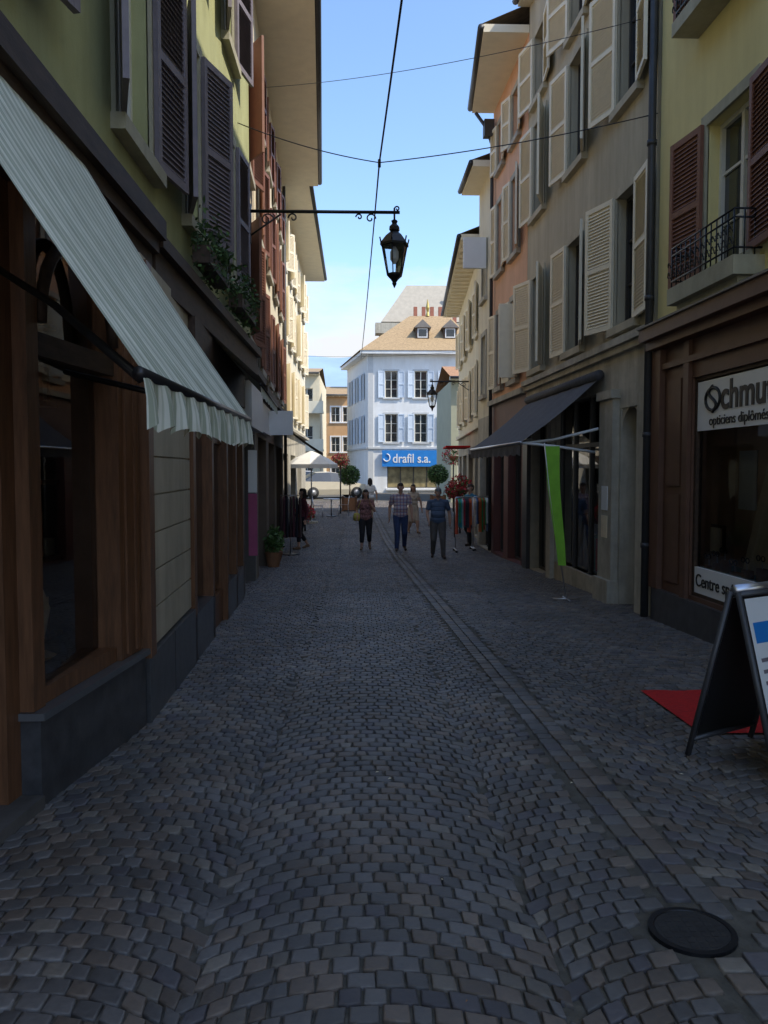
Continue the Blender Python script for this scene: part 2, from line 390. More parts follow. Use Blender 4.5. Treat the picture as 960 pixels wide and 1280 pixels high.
b.roof(-1.5,10.28,12.4,.4,9,3,mat=yellow_w)
b.wall('shopfront',brownp,-1.5,10.28,-.6,3.06,[(6.0,9.22,.17,2.62),(4.4,5.6,-.18,2.4),(.2,3.6,.17,2.62)],.12)
b.box('cornice',brownp,-1.5,10.27,-.02,.24,3.16,3.31); b.box('cornice',brownp,-1.5,10.27,-.02,.15,3.06,3.158)
b.box('cornice',M('lead_flashing',(.2,.18,.15),.6),-1.5,10.27,-.02,.27,3.312,3.335)
b.box('moulding',brownp,-1.5,10.27,.0,.05,2.8,2.87)
b.box('plinth',marble,5.62,10.2,0,.06,-.6,.12); b.box('plinth',marble,-1.5,4.38,0,.06,-.6,.12)
for a in (9.24,5.75): b.box('pilaster',brownp,a,a+.14,0,.045,.12,3.05)
b.box('pilaster',brownp,10.0,10.26,0,.07,.12,3.05)
for z0,z1 in ((.25,1.3),(1.4,2.65)):
    b.box('panel_moulding',brownp,9.5,9.9,0,.02,z0,z1)
opt=M('optician_interior',(.6,.42,.28),.9,.2,2)
for (q0,q1) in ((6.0,9.22),(.2,3.6)):
    b.poly('shop_glass',sglass,[(q0,-.07,.17),(q1,-.07,.17),(q1,-.07,2.62),(q0,-.07,2.62)])
    b.box('window_frame',dwood,q0,q1,-.1,-.03,.17,.21); b.box('window_frame',dwood,q0,q1,-.1,-.03,2.58,2.62)
    b.box('window_frame',dwood,q0,q0+.05,-.101,-.029,.21,2.58); b.box('window_frame',dwood,q1-.05,q1,-.101,-.029,.21,2.58)
    b.box('window_bed',teal,q0,q1,-.5,-.11,.44,.5); b.box('interior',opt,q0,q1,-.56,-.51,.0,2.7); 
    b.box('interior',opt,q0,q1,-.56,-.12,2.62,2.7); b.box('interior',opt,q0-.06,q0-.002,-.56,-.13,0,2.7); b.box('interior',opt,q1+.002,q1+.06,-.56,-.13,0,2.7)
b.window(4.4,5.6,-.18,2.4,fm=dwood,nx=2,nz=2,depth=.12)
b.box('sign_board',whitep,6.06,9.16,-.065,-.035,2.02,2.56); b.box('window_strip_sign',whitep,6.06,9.16,-.065,-.035,.2,.5)
xd=(.028,-1,0)
def rp(a,n,z): return FR.p(a,n,z)
b.text('sign_text',black,'chmutz',rp(8.6,-.03,2.23),xd,.42,sx=1.0,bold=.008)
b.text('sign_subtext',black,'opticiens diplômés',rp(8.86,-.03,2.07),xd,.15,sx=1.1)
b.text('strip_text',black,'Centre spécialisé  Verres',rp(9.12,-.03,.29),xd,.2)
pts=[rp(8.78+.17*math.cos(t),-.028,2.35+.12*math.sin(t)) for t in [i*math.pi/10 for i in range(21)]]
b.tube('logo_ring',black,pts,.018,6,True)
pts=[rp(8.78+.085*math.sin(t),-.027,2.49-.28*t/(2*math.pi)) for t in [i*2*math.pi/14 for i in range(15)]]
b.tube('logo_s',black,pts,.018,6,True)
vs=[];fs=[];n=40
for i in range(n+1):
    for j in range(9):
        t=j/8; z=.52+1.45*t; aa=8.6-(.1+2.0*i/n)*(1-.15*t)-.7*(t)
        vs.append((aa,-.2-.035*math.sin(i*1.1)-.05*(1-t),z))
for i in range(n):
    for j in range(8): fs.append((i*9+j,(i+1)*9+j,(i+1)*9+j+1,i*9+j+1))
b.add('curtain',creamcloth,vs,fs); b.smooth.add('curtain')
for i,a in enumerate((9.0,8.8,8.62,8.4,8.15,7.85)):
    z=.5; b.box('display_stand',pot,a-.07,a+.07,-.16,-.1,z,z+.03+.05*(i%3))
    for q in (-.045,.045):
        pts=[rp(a+q+.035*math.cos(t),-.105,z+.13+.05*(i%3)+.025*math.sin(t)) for t in [k*math.pi/5 for k in range(11)]]
        b.tube('spectacles',black,pts,.006,5,True)
    b.tube('display_stand',alu,[(a,-.13,z+.03),(a,-.12,z+.12+.05*(i%3))],.006,5)
b.box('picture',creamcloth,8.86,9.1,-.2,-.18,.68,.95); b.box('picture',wood,8.83,9.13,-.23,-.201,.65,.98)
b.box('poster',whitep,8.72,9.1,-.505,-.49,1.15,1.8)
b.box('balcony_slab',olive_stone,7.7,9.25,0,.3,3.42,3.6); b.box('balcony_slab',olive_stone,7.78,9.17,0,.22,3.34,3.418)
for h,zb in ((0,3.6),(2.92,6.5)):
    for z in (zb+.08,zb+.36,zb+.44): b.tube('balcony_rail',iron,[(7.76,.0,z),(7.76,.27,z),(9.2,.27,z),(9.2,.0,z)],.011,5)
    if h: b.box('balcony_slab',olive_stone,7.7,9.25,0,.3,zb-.16,zb-.01)
    a=7.76
    while a<=9.21:
        b.tube('balcony_rail',iron,[(a,.27,zb),(a,.27,zb+.44)],.008,5)
        for zc,rad in ((zb+.16,.05),(zb+.27,.04)):
            for sg in (1,-1):
                pts=[(a+.06+sg*(.03-rad*.5*math.cos(t)*.9),.27,zc+sg*rad*math.sin(t)*(1-t/9)) for t in [q*.6 for q in range(9)]]
                b.tube('balcony_rail',iron,pts,.006,4)
        a+=.12
    for n in (.07,.17): b.tube('balcony_rail',iron,[(9.2,n,zb),(9.2,n,zb+.44)],.008,5); b.tube('balcony_rail',iron,[(7.76,n,zb),(7.76,n,zb+.44)],.008,5)
b.done()
b=B('drainpipe',FR)
b.tube('pipe',zinc,[(10.33,.09,11.0),(10.33,.09,g(10)+.0)],.05,10)
for z in (.6,2.0,3.7,5.6,7.5,9.4): b.tube('collar',zinc,[(10.33,.09,z),(10.33,.09,z+.06)],.062,10)
b.done()
# ------------------------------------------------------------------ RIGHT: taupe building
b=B('taupe_building',FR)
wins=[(11.02,11.82),(13.45,14.3),(16.0,16.85)]
upper(b,wins,[(3.6,5.42),(6.65,8.45)],grey_w,10.4,17.4,3.32,8.7,sh_cream,grey_w,.66,(6,22),fm=dframe,nx=2,nz=3)
holes=[(w0,w1,8.9,10.2) for w0,w1 in wins]; b.wall('attic_wall',grey_w,10.4,17.4,8.7,11.1,holes)
for h in holes:
    b.window(*h,fm=dframe); b.surround(*h,grey_w); b.shutter(h[0]-.03,-1,.66,8.9,10.2,sh_cream,ru(6,20)); b.shutter(h[1]+.03,1,.66,8.9,10.2,sh_cream,ru(6,20))
b.body(10.4,17.4,-1.6,11.1,9,grey_w); b.roof(10.4,17.4,11.1,.25,9,2.5,mat=grey_w)
b.box('string_course',stone,10.42,17.38,-.01,.12,3.32,3.42); b.box('string_course',stone,10.42,17.38,-.01,.07,3.22,3.318)
b.wall('ground_floor',stone,10.4,17.4,-.9,3.32,[(10.85,11.55,-.35,2.45),(12.35,15.0,-.1,2.75),(15.4,16.9,-.45,2.5)],.3)
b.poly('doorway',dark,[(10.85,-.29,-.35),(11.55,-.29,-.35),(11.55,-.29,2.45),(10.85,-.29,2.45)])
b.box('door_leaf',brownp,10.87,11.53,-.27,-.22,-.34,2.1); b.box('door_glass',glass,10.97,11.43,-.22,-.21,.8,1.9)
for sg,a in ((1,10.85),(-1,11.55)):
    vs=[(a,-.02,2.45)]+[(a+sg*.35*(1-math.cos(t)),-.02,2.1+.35*math.sin(t)) for t in [i*math.pi/16 for i in range(9)]]
    b.add('arch',stone,vs,[tuple(range(len(vs)))])
b.box('pier',stone,11.62,12.2,0,.1,-.9,2.6); b.box('pier_cap',stone,11.58,12.24,0,.14,2.6,2.72); b.box('pier_base',stone,11.58,12.24,0,.16,-.9,.0)
b.box('pier',stone,10.5,10.78,0,.06,-.9,2.6); b.box('pier',stone,15.06,15.34,0,.08,-.9,2.7)
b.box('pier',M('black_stone',(.04,.04,.042),.4),16.95,17.35,0,.08,-.9,2.8)
b.poly('shop_glass',sglass,[(12.35,-.12,-.1),(15.0,-.12,-.1),(15,-.12,2.75),(12.35,-.12,2.75)])
for a in (12.35,13.2,14.1,14.94): b.box('shop_frame',dframe,a,a+.06,-.16,-.08,-.1,2.75)
b.box('shop_frame',dframe,12.41,14.94,-.158,-.082,1.95,2.02); b.box('shop_frame',alu,12.35,15.0,-.16,-.06,-.16,-.1)
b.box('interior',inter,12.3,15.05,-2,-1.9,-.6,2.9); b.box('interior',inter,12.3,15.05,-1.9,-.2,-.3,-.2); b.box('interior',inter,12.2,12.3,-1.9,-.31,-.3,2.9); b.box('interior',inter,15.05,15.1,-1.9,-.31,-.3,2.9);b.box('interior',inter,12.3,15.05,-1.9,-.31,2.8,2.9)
for i in range(7):
    a=12.7+i*.33; b.box('goods',[whitep,creamcloth,redc,teal,sh_blue][i%5],a,a+.2,-.5,-.3,-.2,.3+.5*R())
b.box('poster',whitep,11.78,12.04,.1,.108,1.0,1.35); b.box('poster',creamcloth,11.78,12.04,.1,.107,.6,.92)
b.window(15.4,16.9,-.45,2.5,fm=dframe,nx=3,nz=1,depth=.25)
b.done()
b=B('charcoal_awning',FR)
n=24;vs=[];fs=[]
A0,A1=12.3,16.9
for i in range(n+1):
    a=A0+(A1-A0)*i/n
    for j in range(7):
        t=j/6; vs.append((a,.05+1.2*t,2.98-.98*t-.05*math.sin(math.pi*t)-.008*math.sin(i*1.7)))
for i in range(n):
    for j in range(6): fs.append((i*7+j,(i+1)*7+j,(i+1)*7+j+1,i*7+j+1))
b.add('canvas',greycloth,vs,fs); b.smooth.add('canvas')
vs=[];fs=[];n=60
for i in range(n+1):
    a=A0+(A1-A0)*i/n; vs+=[(a,1.25,2.0),(a,1.26+.01*math.sin(i),1.79+.03*abs(math.sin(i*math.pi/6)))]
for i in range(n): fs.append((2*i,2*i+2,2*i+3,2*i+1))
b.add('valance',greycloth,vs,fs)
b.tube('front_bar',alu,[(A0,1.245,1.99),(A1,1.245,1.99)],.025,8); b.tube('roller',greycloth,[(A0,.08,3.0),(A1,.08,3.0)],.08,10)
for a in (A0+.1,A1-.3):
    b.tube('arm',whitep,[(a,1.22,1.98),(a+.35,.65,2.05),(a-.1,.08,2.2)],.022,6); 
b.tube('arm',whitep,[(A0+.05,1.22,1.99),(A0-.05,.7,1.93),(A0+.1,.1,1.85)],.02,6)
b.done()
b=B('lime_banner',FR)
vs=[];fs=[];n=20
for i in range(n+1):
    t=i/n; z=1.93-1.75*t; w=.2*(1-.5*t); off=.12*t
    for j in range(4): vs.append((12.0-.02*j, .96+off*-1.6+ (w*(j/3))*-1 +.02*math.sin(t*5), z))
for i in range(n):
    for j in range(3): fs.append((i*4+j,i*4+4+j,i*4+5+j,i*4+1+j))
b.add('fabric',limec,vs,fs); b.smooth.add('fabric')
b.tube('pole',alu,[(12.0,.97,1.98),(12.0,.88,1.2),(12.0,.62,g(12)+.02)],.01,6)
x,y,z=FR.p(12.0,.62,g(12)); b.tube('foot',alu,[(x-.2,y,z+.02),(x+.2,y,z+.02)],.012,6,True); b.tube('foot',alu,[(x,y-.2,z+.02),(x,y+.2,z+.02)],.012,6,True)
b.done()
# ------------------------------------------------------------------ RIGHT: salmon building
b=B('salmon_building',FR)
upper(b,[(18.2,18.95),(19.9,20.6)],[(3.6,5.4),(6.4,8.1),(8.9,10.0)],pink_w,17.42,21.3,3.2,10.6,sh_cream,stone,.42,(6,18),fm=wframe)
b.body(17.42,21.3,-1.6,10.6,9,pink_w); b.roof(17.42,21.3,10.6,.95,9,2.5,mat=pink_w,ov2=.55,raf=False)
b.wall('ground_floor',M('maroon_paint',(.14,.05,.04),.6),17.42,21.3,-1,3.2,[(17.8,19.2,-.5,2.3),(19.7,20.9,-.5,2.3)],.3)
b.window(17.8,19.2,-.5,2.3,fm=dframe,nx=2,nz=1,depth=.25); b.window(19.7,20.9,-.5,2.3,fm=dframe,nx=2,nz=1,depth=.25)
b.box('cornice',stone,17.44,21.28,0,.12,3.2,3.32)
b.box('downpipe_hopper',zinc,20.9,21.15,.05,.3,9.9,10.3); b.tube('downpipe',zinc,[(21.05,.5,10.5),(21.05,.2,10.1),(21.05,.08,9.7),(21.05,.08,-.5)],.045,8)
b.box('hanging_panel',sh_cream,18.1,18.15,.05,.45,3.6,5.2)
b.done()
b=B('cream_townhouse',Fr((3.5,0),(-.005,1),(-1,0)))
upper(b,[(22.2,22.9)],[(3.6,5.2),(6.2,7.6)],cream_w,21.35,23.6,3.0,9.3,None,stone)
b.body(21.35,23.6,-1.6,9.3,9,cream_w); b.roof(21.35,23.6,9.3,.5,9,2,mat=cream_w,raf=False)
b.wall('ground_floor',stone,21.35,23.6,-1,3.0,[(21.7,23.2,-.55,2.2)],.3); b.window(21.7,23.2,-.55,2.2,fm=dframe,nx=2,nz=1,depth=.25)
b.box('hanging_box_sign',whitep,22,22.1,.05,.65,6.9,7.7)
b.done()
F3=Fr((2.1,0),(.06,1),(-1,0))
b=B('offwhite_building',F3)
upper(b,[(24.9,25.7),(27.6,28.4),(30.3,31.1),(33,33.8)],[(3.3,4.8),(5.7,7.1)],offw_w,23.7,35.2,2.8,8.1,sh_cream,offw_w,.5,(5,15))
b.body(23.7,35.2,-1.6,8.1,9,offw_w); b.roof(23.7,35.2,8.1,.65,9,2.2,mat=offw_w,e1=.5)
b.wall('ground_floor',stone,23.7,35.2,-1,2.8,[(24.3,26.3,-.5,2.1),(27.2,29.2,-.5,2.1),(30.2,32.2,-.5,2.1),(33,34.5,-.5,2.1)],.3)
for h in ((24.3,26.3),(27.2,29.2),(30.2,32.2),(33,34.5)): b.window(h[0],h[1],-.5,2.1,fm=dframe,nx=2,nz=1,depth=.25)
b.box('cornice',offw_w,23.7,35.2,0,.12,2.8,2.92)
b.box('awning_board',redc,27,29.4,.1,.9,2.3,2.36)
b.done()
b=B('sage_townhouse',Fr((4.75,43),(1,0),(0,-1)))
b.wall('wall',M('sage_stucco',(.42,.42,.3),.9,.08,2),0,4,-1,6.2,[(.35,1.0,3.6,5.0),(.35,1.1,-.3,2.2)]); b.window(.35,1.0,3.6,5.0); b.window(.35,1.1,-.3,2.2)
b.body(0,4,-1,6.2,8,MATS['sage_stucco']); b.roof(0,4,6.2,.4,8,1.2,e0=.1,tm=M('orange_tile',(.38,.2,.1),.85,.3,9,.5,14)); b.done()
# ------------------------------------------------------------------ LEFT: green building
b=B('green_shop_building',FU)
upper(b,[(2.9,3.8),(5.75,6.62),(7.92,8.6),(10.25,10.95)],[(3.95,5.75),(6.8,8.5)],green_w,-5,12.55,3.3,9.2,sh_grey,olive_stone,.62,(5,20),fm=wframe)
b.wall('upper_wall',green_w,-5,12.55,3.02,3.3)
b.body(-5,12.55,3.0,9.2,9,green_w); b.roof(-5,12.55,9.2,.6,9,3,mat=green_w)
b.box('cornice',dwood,-5,6.3,-.4,.2,3.3,3.44); b.box('cornice',dwood,-5,6.28,-.4,.15,3.2,3.298); b.box('cornice',dwood,-5,6.26,-.45,.1,3.0,3.198)
b.box('cornice',dwood,6.32,12.5,-.1,.17,3.26,3.36); b.box('cornice',dwood,6.32,12.5,-.3,.11,3.0,3.258)
b.f=FN
def pane(a0,a1,z0,z1,n,part='shop_glass',xx=None):
    if xx is None: b.poly(part,sglass,[(a0,n,z0),(a1,n,z0),(a1,n,z1),(a0,n,z1)])
    else: b.poly(part,sglass,[(xx,a0,z0),(xx,a1,z0),(xx,a1,z1),(xx,a0,z1)],True)
b.box('plinth',marble,4.15,5.62,-.3,.0,-.5,.33); b.box('sill',M('dark_metal',(.22,.23,.24),.3,.1,5,metal=.6),4.13,5.64,-.3,.03,.332,.37)
b.box('shop_post',wood,4.15,4.27,-.18,-.03,.372,3.0); b.box('shop_post',wood,5.26,5.6,-.2,-.02,.372,3.0); b.box('shop_post_bead',wood,5.34,5.38,-.02,-.005,.4,2.98); b.box('shop_post_bead',wood,5.5,5.54,-.02,-.005,.4,2.98)
b.box('shop_rail',wood,4.27,5.26,-.17,-.05,.372,.46); b.box('shop_rail',dwood,4.27,5.26,-.17,-.04,2.18,2.3)
pane(4.27,5.26,.46,2.18,-.1,xx=-1.67); pane(4.27,5.26,2.3,3.0,-.1,xx=-1.67)
pts=[(4.765+.46*math.cos(t),-.03,2.35+.5*math.sin(t)) for t in [i*math.pi/16 for i in range(17)]]; b.tube('transom_arch',dwood,pts,.035,6)
b.box('door_frame',wood,4.02,4.149,-.36,-.1,-.3,3.0); b.box('door_frame',wood,2.85,2.97,-.36,-.1,-.3,3.0); b.box('door_frame',dwood,2.97,4.02,-.34,-.12,2.18,2.3)
b.box('door_leaf',wood,3.0,3.12,-.3,-.24,-.1,2.18); b.box('door_leaf',wood,3.9,4.01,-.3,-.24,-.1,2.18); b.box('door_leaf',wood,3.12,3.9,-.299,-.241,-.1,.5); b.box('door_leaf',wood,3.12,3.9,-.299,-.241,2.06,2.18)
for z0,z1 in ((-.02,.18),(.24,.44)): b.box('door_panel',wood,3.2,3.82,-.242,-.225,z0,z1)
b.box('door_muntin',wood,3.12,3.9,-.285,-.255,1.2,1.25)
pane(3.12,3.9,.5,2.06,-.27,xx=-1.99); pane(2.97,4.02,2.3,3.0,-.25)
b.tube('door_handle',M('brass',(.5,.36,.12),.3,.1,5,metal=.9),[(3.95,-.23,.95),(3.95,-.17,.95),(3.95,-.17,1.15),(3.95,-.23,1.15)],.012,6)
b.box('door_step',M('dark_step_stone',(.11,.10,.09),.8,.2,6,.3,50),2.6,4.14,-.5,.02,-.5,-.05)
b.box('shop_post',wood,.5,2.84,-.36,-.1,-.3,.5); pane(.5,2.84,.5,3,-.25); 
for a in (.5,1.6,2.7): b.box('shop_post',wood,a,a+.1,-.34,-.12,.5,3)
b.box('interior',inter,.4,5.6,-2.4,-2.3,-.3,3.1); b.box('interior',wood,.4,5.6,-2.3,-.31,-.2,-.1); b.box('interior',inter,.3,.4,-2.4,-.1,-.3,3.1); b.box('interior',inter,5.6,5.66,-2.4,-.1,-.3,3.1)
for i in range(5): b.box('shelf',wood,4.3,5.5,-.8,-.5,.5+.5*i,.53+.5*i)
for i in range(30):
    a=4.35+R()*1.05; k=int(R()*4); h=ru(.1,.3); b.box('goods',[creamcloth,whitep,pot,teal][i%4],a,a+ru(.05,.15),-.7,-.55,.53+.5*k,.53+.5*k+h)
b.lathe('display_vase',creamcloth,FN.p(4.9,-.4,.75)[:2]+(.47,),[(.1,0),(.13,.02),(.05,.05),(.08,.2),(.1,.3),(.06,.42)],14)
b.f=FL
b.box('beige_pier',panel,5.66,7.66,-.3,-.02,-.5,3.02)
for i in range(10):
    z=.32+i*.275; b.box('beige_courses',panel,5.68,7.64,-.02,.0,z,z+.262)
b.box('plinth',marble,5.66,6.6,-.05,.035,-.5,.3); b.box('plinth',marble,6.61,7.66,-.05,.037,-.5,.3); 
b.box('corner_post',wood,5.64,5.8,-.02,.05,.3,3.0)
b.box('plinth',marble,7.68,9.1,-.3,.03,-.6,.22); b.box('plinth',marble,10.35,12.45,-.3,.03,-.8,.15)
for a in (7.68,8.95,10.3,11.35,12.3): b.box('shop_post',wood,a,a+.14,-.16,.03,-.55,2.6)
b.box('fascia',dwood,7.68,12.45,-.15,.06,2.5,3.0)
b.poly('shop_glass',sglass,[(7.8,-.08,.2),(12.3,-.08,.2),(12.3,-.08,2.5),(7.8,-.08,2.5)])
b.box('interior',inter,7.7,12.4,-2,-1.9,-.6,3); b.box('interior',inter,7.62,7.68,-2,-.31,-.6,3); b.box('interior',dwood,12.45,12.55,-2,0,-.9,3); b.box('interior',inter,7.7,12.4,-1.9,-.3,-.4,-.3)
b.box('sticker',bluep,7.95,8.5,-.078,-.074,2.0,2.4); b.box('poster',whitep,11.6,12.0,-.078,-.073,.9,1.5)
b.box('door_rail',wood,9.09,10.3,-.1,-.04,-.45,.1); b.box('door_rail',wood,9.09,10.3,-.1,-.04,1.9,2.0)
b.done()
b=B('window_box_plants',FU)
for a in (7.9,8.3,8.7,10.0,10.5,11.0):
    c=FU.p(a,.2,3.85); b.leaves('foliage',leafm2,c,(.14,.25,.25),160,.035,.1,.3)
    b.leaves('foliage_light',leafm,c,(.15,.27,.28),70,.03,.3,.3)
for a in (5.4,6.4):
    c=FU.p(a,.2,6.9); b.leaves('foliage',leafm2,c,(.12,.3,.25),200,.03,.1,.35)
b.box('planter',dwood,7.75,8.9,.1,.26,3.5,3.66); b.box('planter',dwood,9.85,11.15,.1,.26,3.5,3.66); b.box('planter',dwood,5.2,6.7,.12,.26,6.55,6.7)
b.done()
b=B('striped_awning')
A0,A1=2.35,4.6; n=46;vs=[];fs=[];m=14
for i in range(n+1):
    y=A0+(A1-A0)*i/n
    for j in range(m+1):
        t=j/m; vs.append((-1.64+1.025*t, y+.02*math.sin(t*3), 3.5-1.62*t-.07*math.sin(math.pi*t)*(.6+.4*math.sin(i/n*math.pi))-.006*math.sin(i*1.9)*t))
for i in range(n):
    for j in range(m): q=m+1; fs.append((i*q+j,(i+1)*q+j,(i+1)*q+j+1,i*q+j+1))
b.add('canvas',stripe,vs,fs); b.smooth.add('canvas')
vs=[];fs=[];n=120
for i in range(n+1):
    y=A0+(A1-A0)*i/n; w=math.sin(i*.55)
    vs+=[(-.612,y,1.885),(-.6+.012*w,y,1.8),(-.6+.02*w,y,1.71+.025*abs(math.sin(i*math.pi/10)))]
for i in range(n):
    for k in range(2): fs.append((3*i+k,3*i+3+k,3*i+4+k,3*i+1+k))
b.add('valance',stripe,vs,fs); b.smooth.add('valance')
b.tube('front_bar',iron,[(-.62,A0,1.87),(-.62,A1,1.87)],.02,8); b.tube('roller',dwood,[(-1.6,A0,3.46),(-1.6,A1,3.46)],.05,10)
b.tube('arm',iron,[(-.63,A0+.05,1.86),(-1.12,3.1,2.2),(-1.62,3.66,2.5)],.016,6); b.tube('arm',iron,[(-.63,A1-.05,1.87),(-1.1,4.3,2.0),(-1.58,4.5,2.12)],.016,6)
b.done()
b=B('striped_awning',FL)
vs=[];fs=[]
for i in range(25):
    a=8.9+3.2*i/24; 
    for j in range(5): t=j/4; vs.append((a,.06+.5*t,3.0-.5*t-.03*math.sin(math.pi*t)))
    vs.append((a,.57,2.38+.015*math.sin(i*2)))
for i in range(24):
    for j in range(5): fs.append((i*6+j,i*6+6+j,i*6+7+j,i*6+1+j))
b.add('canvas',stripe,vs,fs); b.tube('front_bar',iron,[(8.9,.56,2.5),(12.1,.56,2.5)],.015,6); b.done()
# ------------------------------------------------------------------ LEFT 2,3,4
b=B('brown_shutter_building',FL)
upper(b,[(13.3,14.1)],[(3.7,5.4),(6.4,8.1)],beige_w,12.6,15.1,3.1,10.3,sh_brown,stone,.55,(15,35),fm=wframe)
b.body(12.6,15.1,-1.5,10.3,9,beige_w); b.roof(12.6,15.1,10.3,.5,9,3,mat=beige_w)
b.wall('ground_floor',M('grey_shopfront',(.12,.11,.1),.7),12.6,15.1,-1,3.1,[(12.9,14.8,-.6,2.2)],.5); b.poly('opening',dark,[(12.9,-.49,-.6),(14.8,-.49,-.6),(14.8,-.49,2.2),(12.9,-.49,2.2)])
b.box('fascia_sign',whitep,12.7,15.0,.0,.14,2.25,2.95); b.box('cornice',dwood,12.62,15.08,0,.2,3.1,3.22)
b.box('poster',M('pink_poster',(.4,.08,.18),.6),13.3,13.34,.02,.16,.2,1.2); b.box('poster',whitep,13.3,13.34,.02,.16,1.22,1.9)
b.done()
b=B('cream_eaves_building',FL)
upper(b,[(15.9,16.7),(18.3,19.1),(20.7,21.5),(23.1,23.9)],[(3.5,5.1),(5.9,7.5),(8.1,9.4)],cream_w,15.15,25.3,3.0,10.15,sh_brown,stone,.42,(4,14),fm=wframe)
b.body(15.15,25.3,-1.5,10.15,9,cream_w); b.roof(15.15,25.3,10.15,1.1,9,3,mat=cream_w,e1=.2,raf=False)
b.wall('ground_floor',M('brown_shopfront',(.13,.09,.06),.7),15.15,25.3,-1.2,3.0,[(15.6,17.8,-.6,2.2),(18.6,20.8,-.6,2.2),(21.6,24.6,-.6,2.2)],.3)
for h in ((15.6,17.8),(18.6,20.8),(21.6,24.6)): b.window(*h,-.6,2.2,fm=dframe,nx=2,nz=1,depth=.25)
b.box('cornice',dwood,15.15,25.3,0,.22,3.0,3.12); b.box('fascia_sign',whitep,15.5,18,0,.1,2.3,2.85)
b.tube('downpipe',zinc,[(25.1,.08,10),(25.1,.08,-.5)],.05,8)
b.box('hanging_sign',whitep,17.2,17.26,.1,.6,2.3,2.8)
b.done()
F4=Fr((-2.3,0),(-.006,1),(1,0))
b=B('pale_corner_building',F4)
upper(b,[(26.6,27.4),(29,29.8),(31.4,32.2),(33.8,34.6),(36.2,37)],[(3.4,4.9),(5.8,7.3),(8.1,9.3)],offw_w,25.55,38.5,2.9,10.3,sh_cream,stone,.45,(10,35))
b.body(25.55,38.5,-1.5,10.3,9,offw_w); b.roof(25.55,38.5,10.3,.9,9,2.6,mat=offw_w,e1=.4,raf=False)
b.wall('ground_floor',stone,25.55,38.5,-1.2,2.9,[(26.2,28.5,-.6,2.1),(29.6,32,-.6,2.1),(33,35.5,-.6,2.1)],.3)
for h in ((26.2,28.5),(29.6,32),(33,35.5)): b.window(*h,-.6,2.1,fm=dframe,nx=2,nz=1,depth=.25)
b.box('cornice',stone,25.55,38.5,0,.18,2.9,3.0); b.done()
b=B('charcoal_awning',FL)
vs=[];fs=[]
for i in range(13):
    a=20.5+4.5*i/12
    for j in range(5): t=j/4; vs.append((a,.05+1.15*t,2.85-.85*t-.04*math.sin(math.pi*t)))
    vs.append((a,1.21,1.85))
for i in range(12):
    for j in range(5): fs.append((i*6+j,i*6+6+j,i*6+7+j,i*6+1+j))
b.add('canvas',greycloth,vs,fs); b.tube('front_bar',alu,[(20.5,1.2,2.0),(25,1.2,2.0)],.02,6); b.done()
b=B('white_parasol'); y=31.5; x=-1.85; z=g(y)
b.lathe('canopy',M('canvas_white',(.7,.68,.62),.9,.05,5),(x,y,z),[(1.0,2.1),(1.0,2.25),(.6,2.5),(.05,2.75)],8); b.tube('pole',alu,[(x,y,z),(x,y,z+2.75)],.025,8,True); b.lathe('base',stone,(x,y,z),[(.25,0),(.25,.08),(.05,.1)],12); b.done()
# ------------------------------------------------------------------ FAR: white corner building with blue sign
F5=Fr((.55,56),(1,0),(0,-1))
b=B('white_corner_building',F5)
wn=[(1.15,2.0),(3.15,4.0),(5.2,6.05)]
hs=[(w0,w1,r0,r1) for w0,w1 in wn for r0,r1 in ((3.4,5.3),(6.4,8.2))]
b.wall('front_wall',white_w,0,6.6,-.3,9.5,hs+[(1.3,4.9,.3,1.9),(5.3,6.3,.1,2.3)],.25)
for i,h in enumerate(hs):
    b.window(*h,nx=2,nz=3); b.surround(*h,M('pale_stone',(.55,.55,.53),.8,.06,4))
    b.shutter(h[0]-.03,-1,.44,h[2],h[3],sh_blue,6,False); b.shutter(h[1]+.03,1,.44,h[2],h[3],sh_blue,6,False)
b.window(1.3,4.9,.3,1.9,nx=4,nz=1,fm=dframe,gm=M('amber_window',(.25,.2,.1),.3,.5,2)); b.window(5.3,6.3,.1,2.3,nx=1,nz=1,fm=dframe)
b.box('string_course',MATS['pale_stone'],0,6.6,0,.1,2.95,3.07); b.box('quoin',MATS['pale_stone'],0,.35,0,.04,-.2,9.3)
b.box('eaves',white_w,-.5,6.6,0,.5,9.3,9.5)
b.box('blue_sign_board',bluep,.95,4.9,.1,.25,1.75,2.85)
b.text('sign_text',whitep,'drafil s.a.',F5.p(1.65,.262,2.02),(1,0,0),.85,.01,.86,bold=.01)
pts=[F5.p(1.25+.22*math.sin(t),.27,2.35+.25*math.cos(t)) for t in [k*.4 for k in range(12)]]; b.tube('sign_swirl',whitep,pts,.04,6,True)
b.box('shop_sill',whitep,1.2,5,0,.2,.15,.28)
F6=Fr((.55,56),(-.17,.985),(-.985,-.17)); b.f=F6
hs=[(a,a+.8,r0,r1) for a in (1.6,4.2,6.8) for r0,r1 in ((3.4,5.3),(6.4,8.2))]
b.wall('side_wall',white_w,0,9,-.3,9.5,hs,.25)
for h in hs: b.window(*h); b.shutter(h[0]-.03,-1,.44,h[2],h[3],sh_blue,8,False); b.shutter(h[1]+.03,1,.44,h[2],h[3],sh_blue,8,False)
b.box('eaves',white_w,-.3,9,0,.5,9.28,9.48); b.box('side_string',MATS['pale_stone'],0,9,0,.1,2.95,3.07)
b.f=W
P=lambda a,n,z:(.55+a,56-n,z)
e0=P(-.55,.55,9.52); e1=(8.2,55.45,9.52); e2=(8.2,65,9.52); e3=(-1.6,65,9.52); r0=(3.6,60,12.6); r1=(6.5,60,12.6)
for q in ([e0,e1,r1,r0],[e1,e2,r1],[e2,e3,r0,r1],[e3,e0,r0]): b.poly('roof',tile,q)
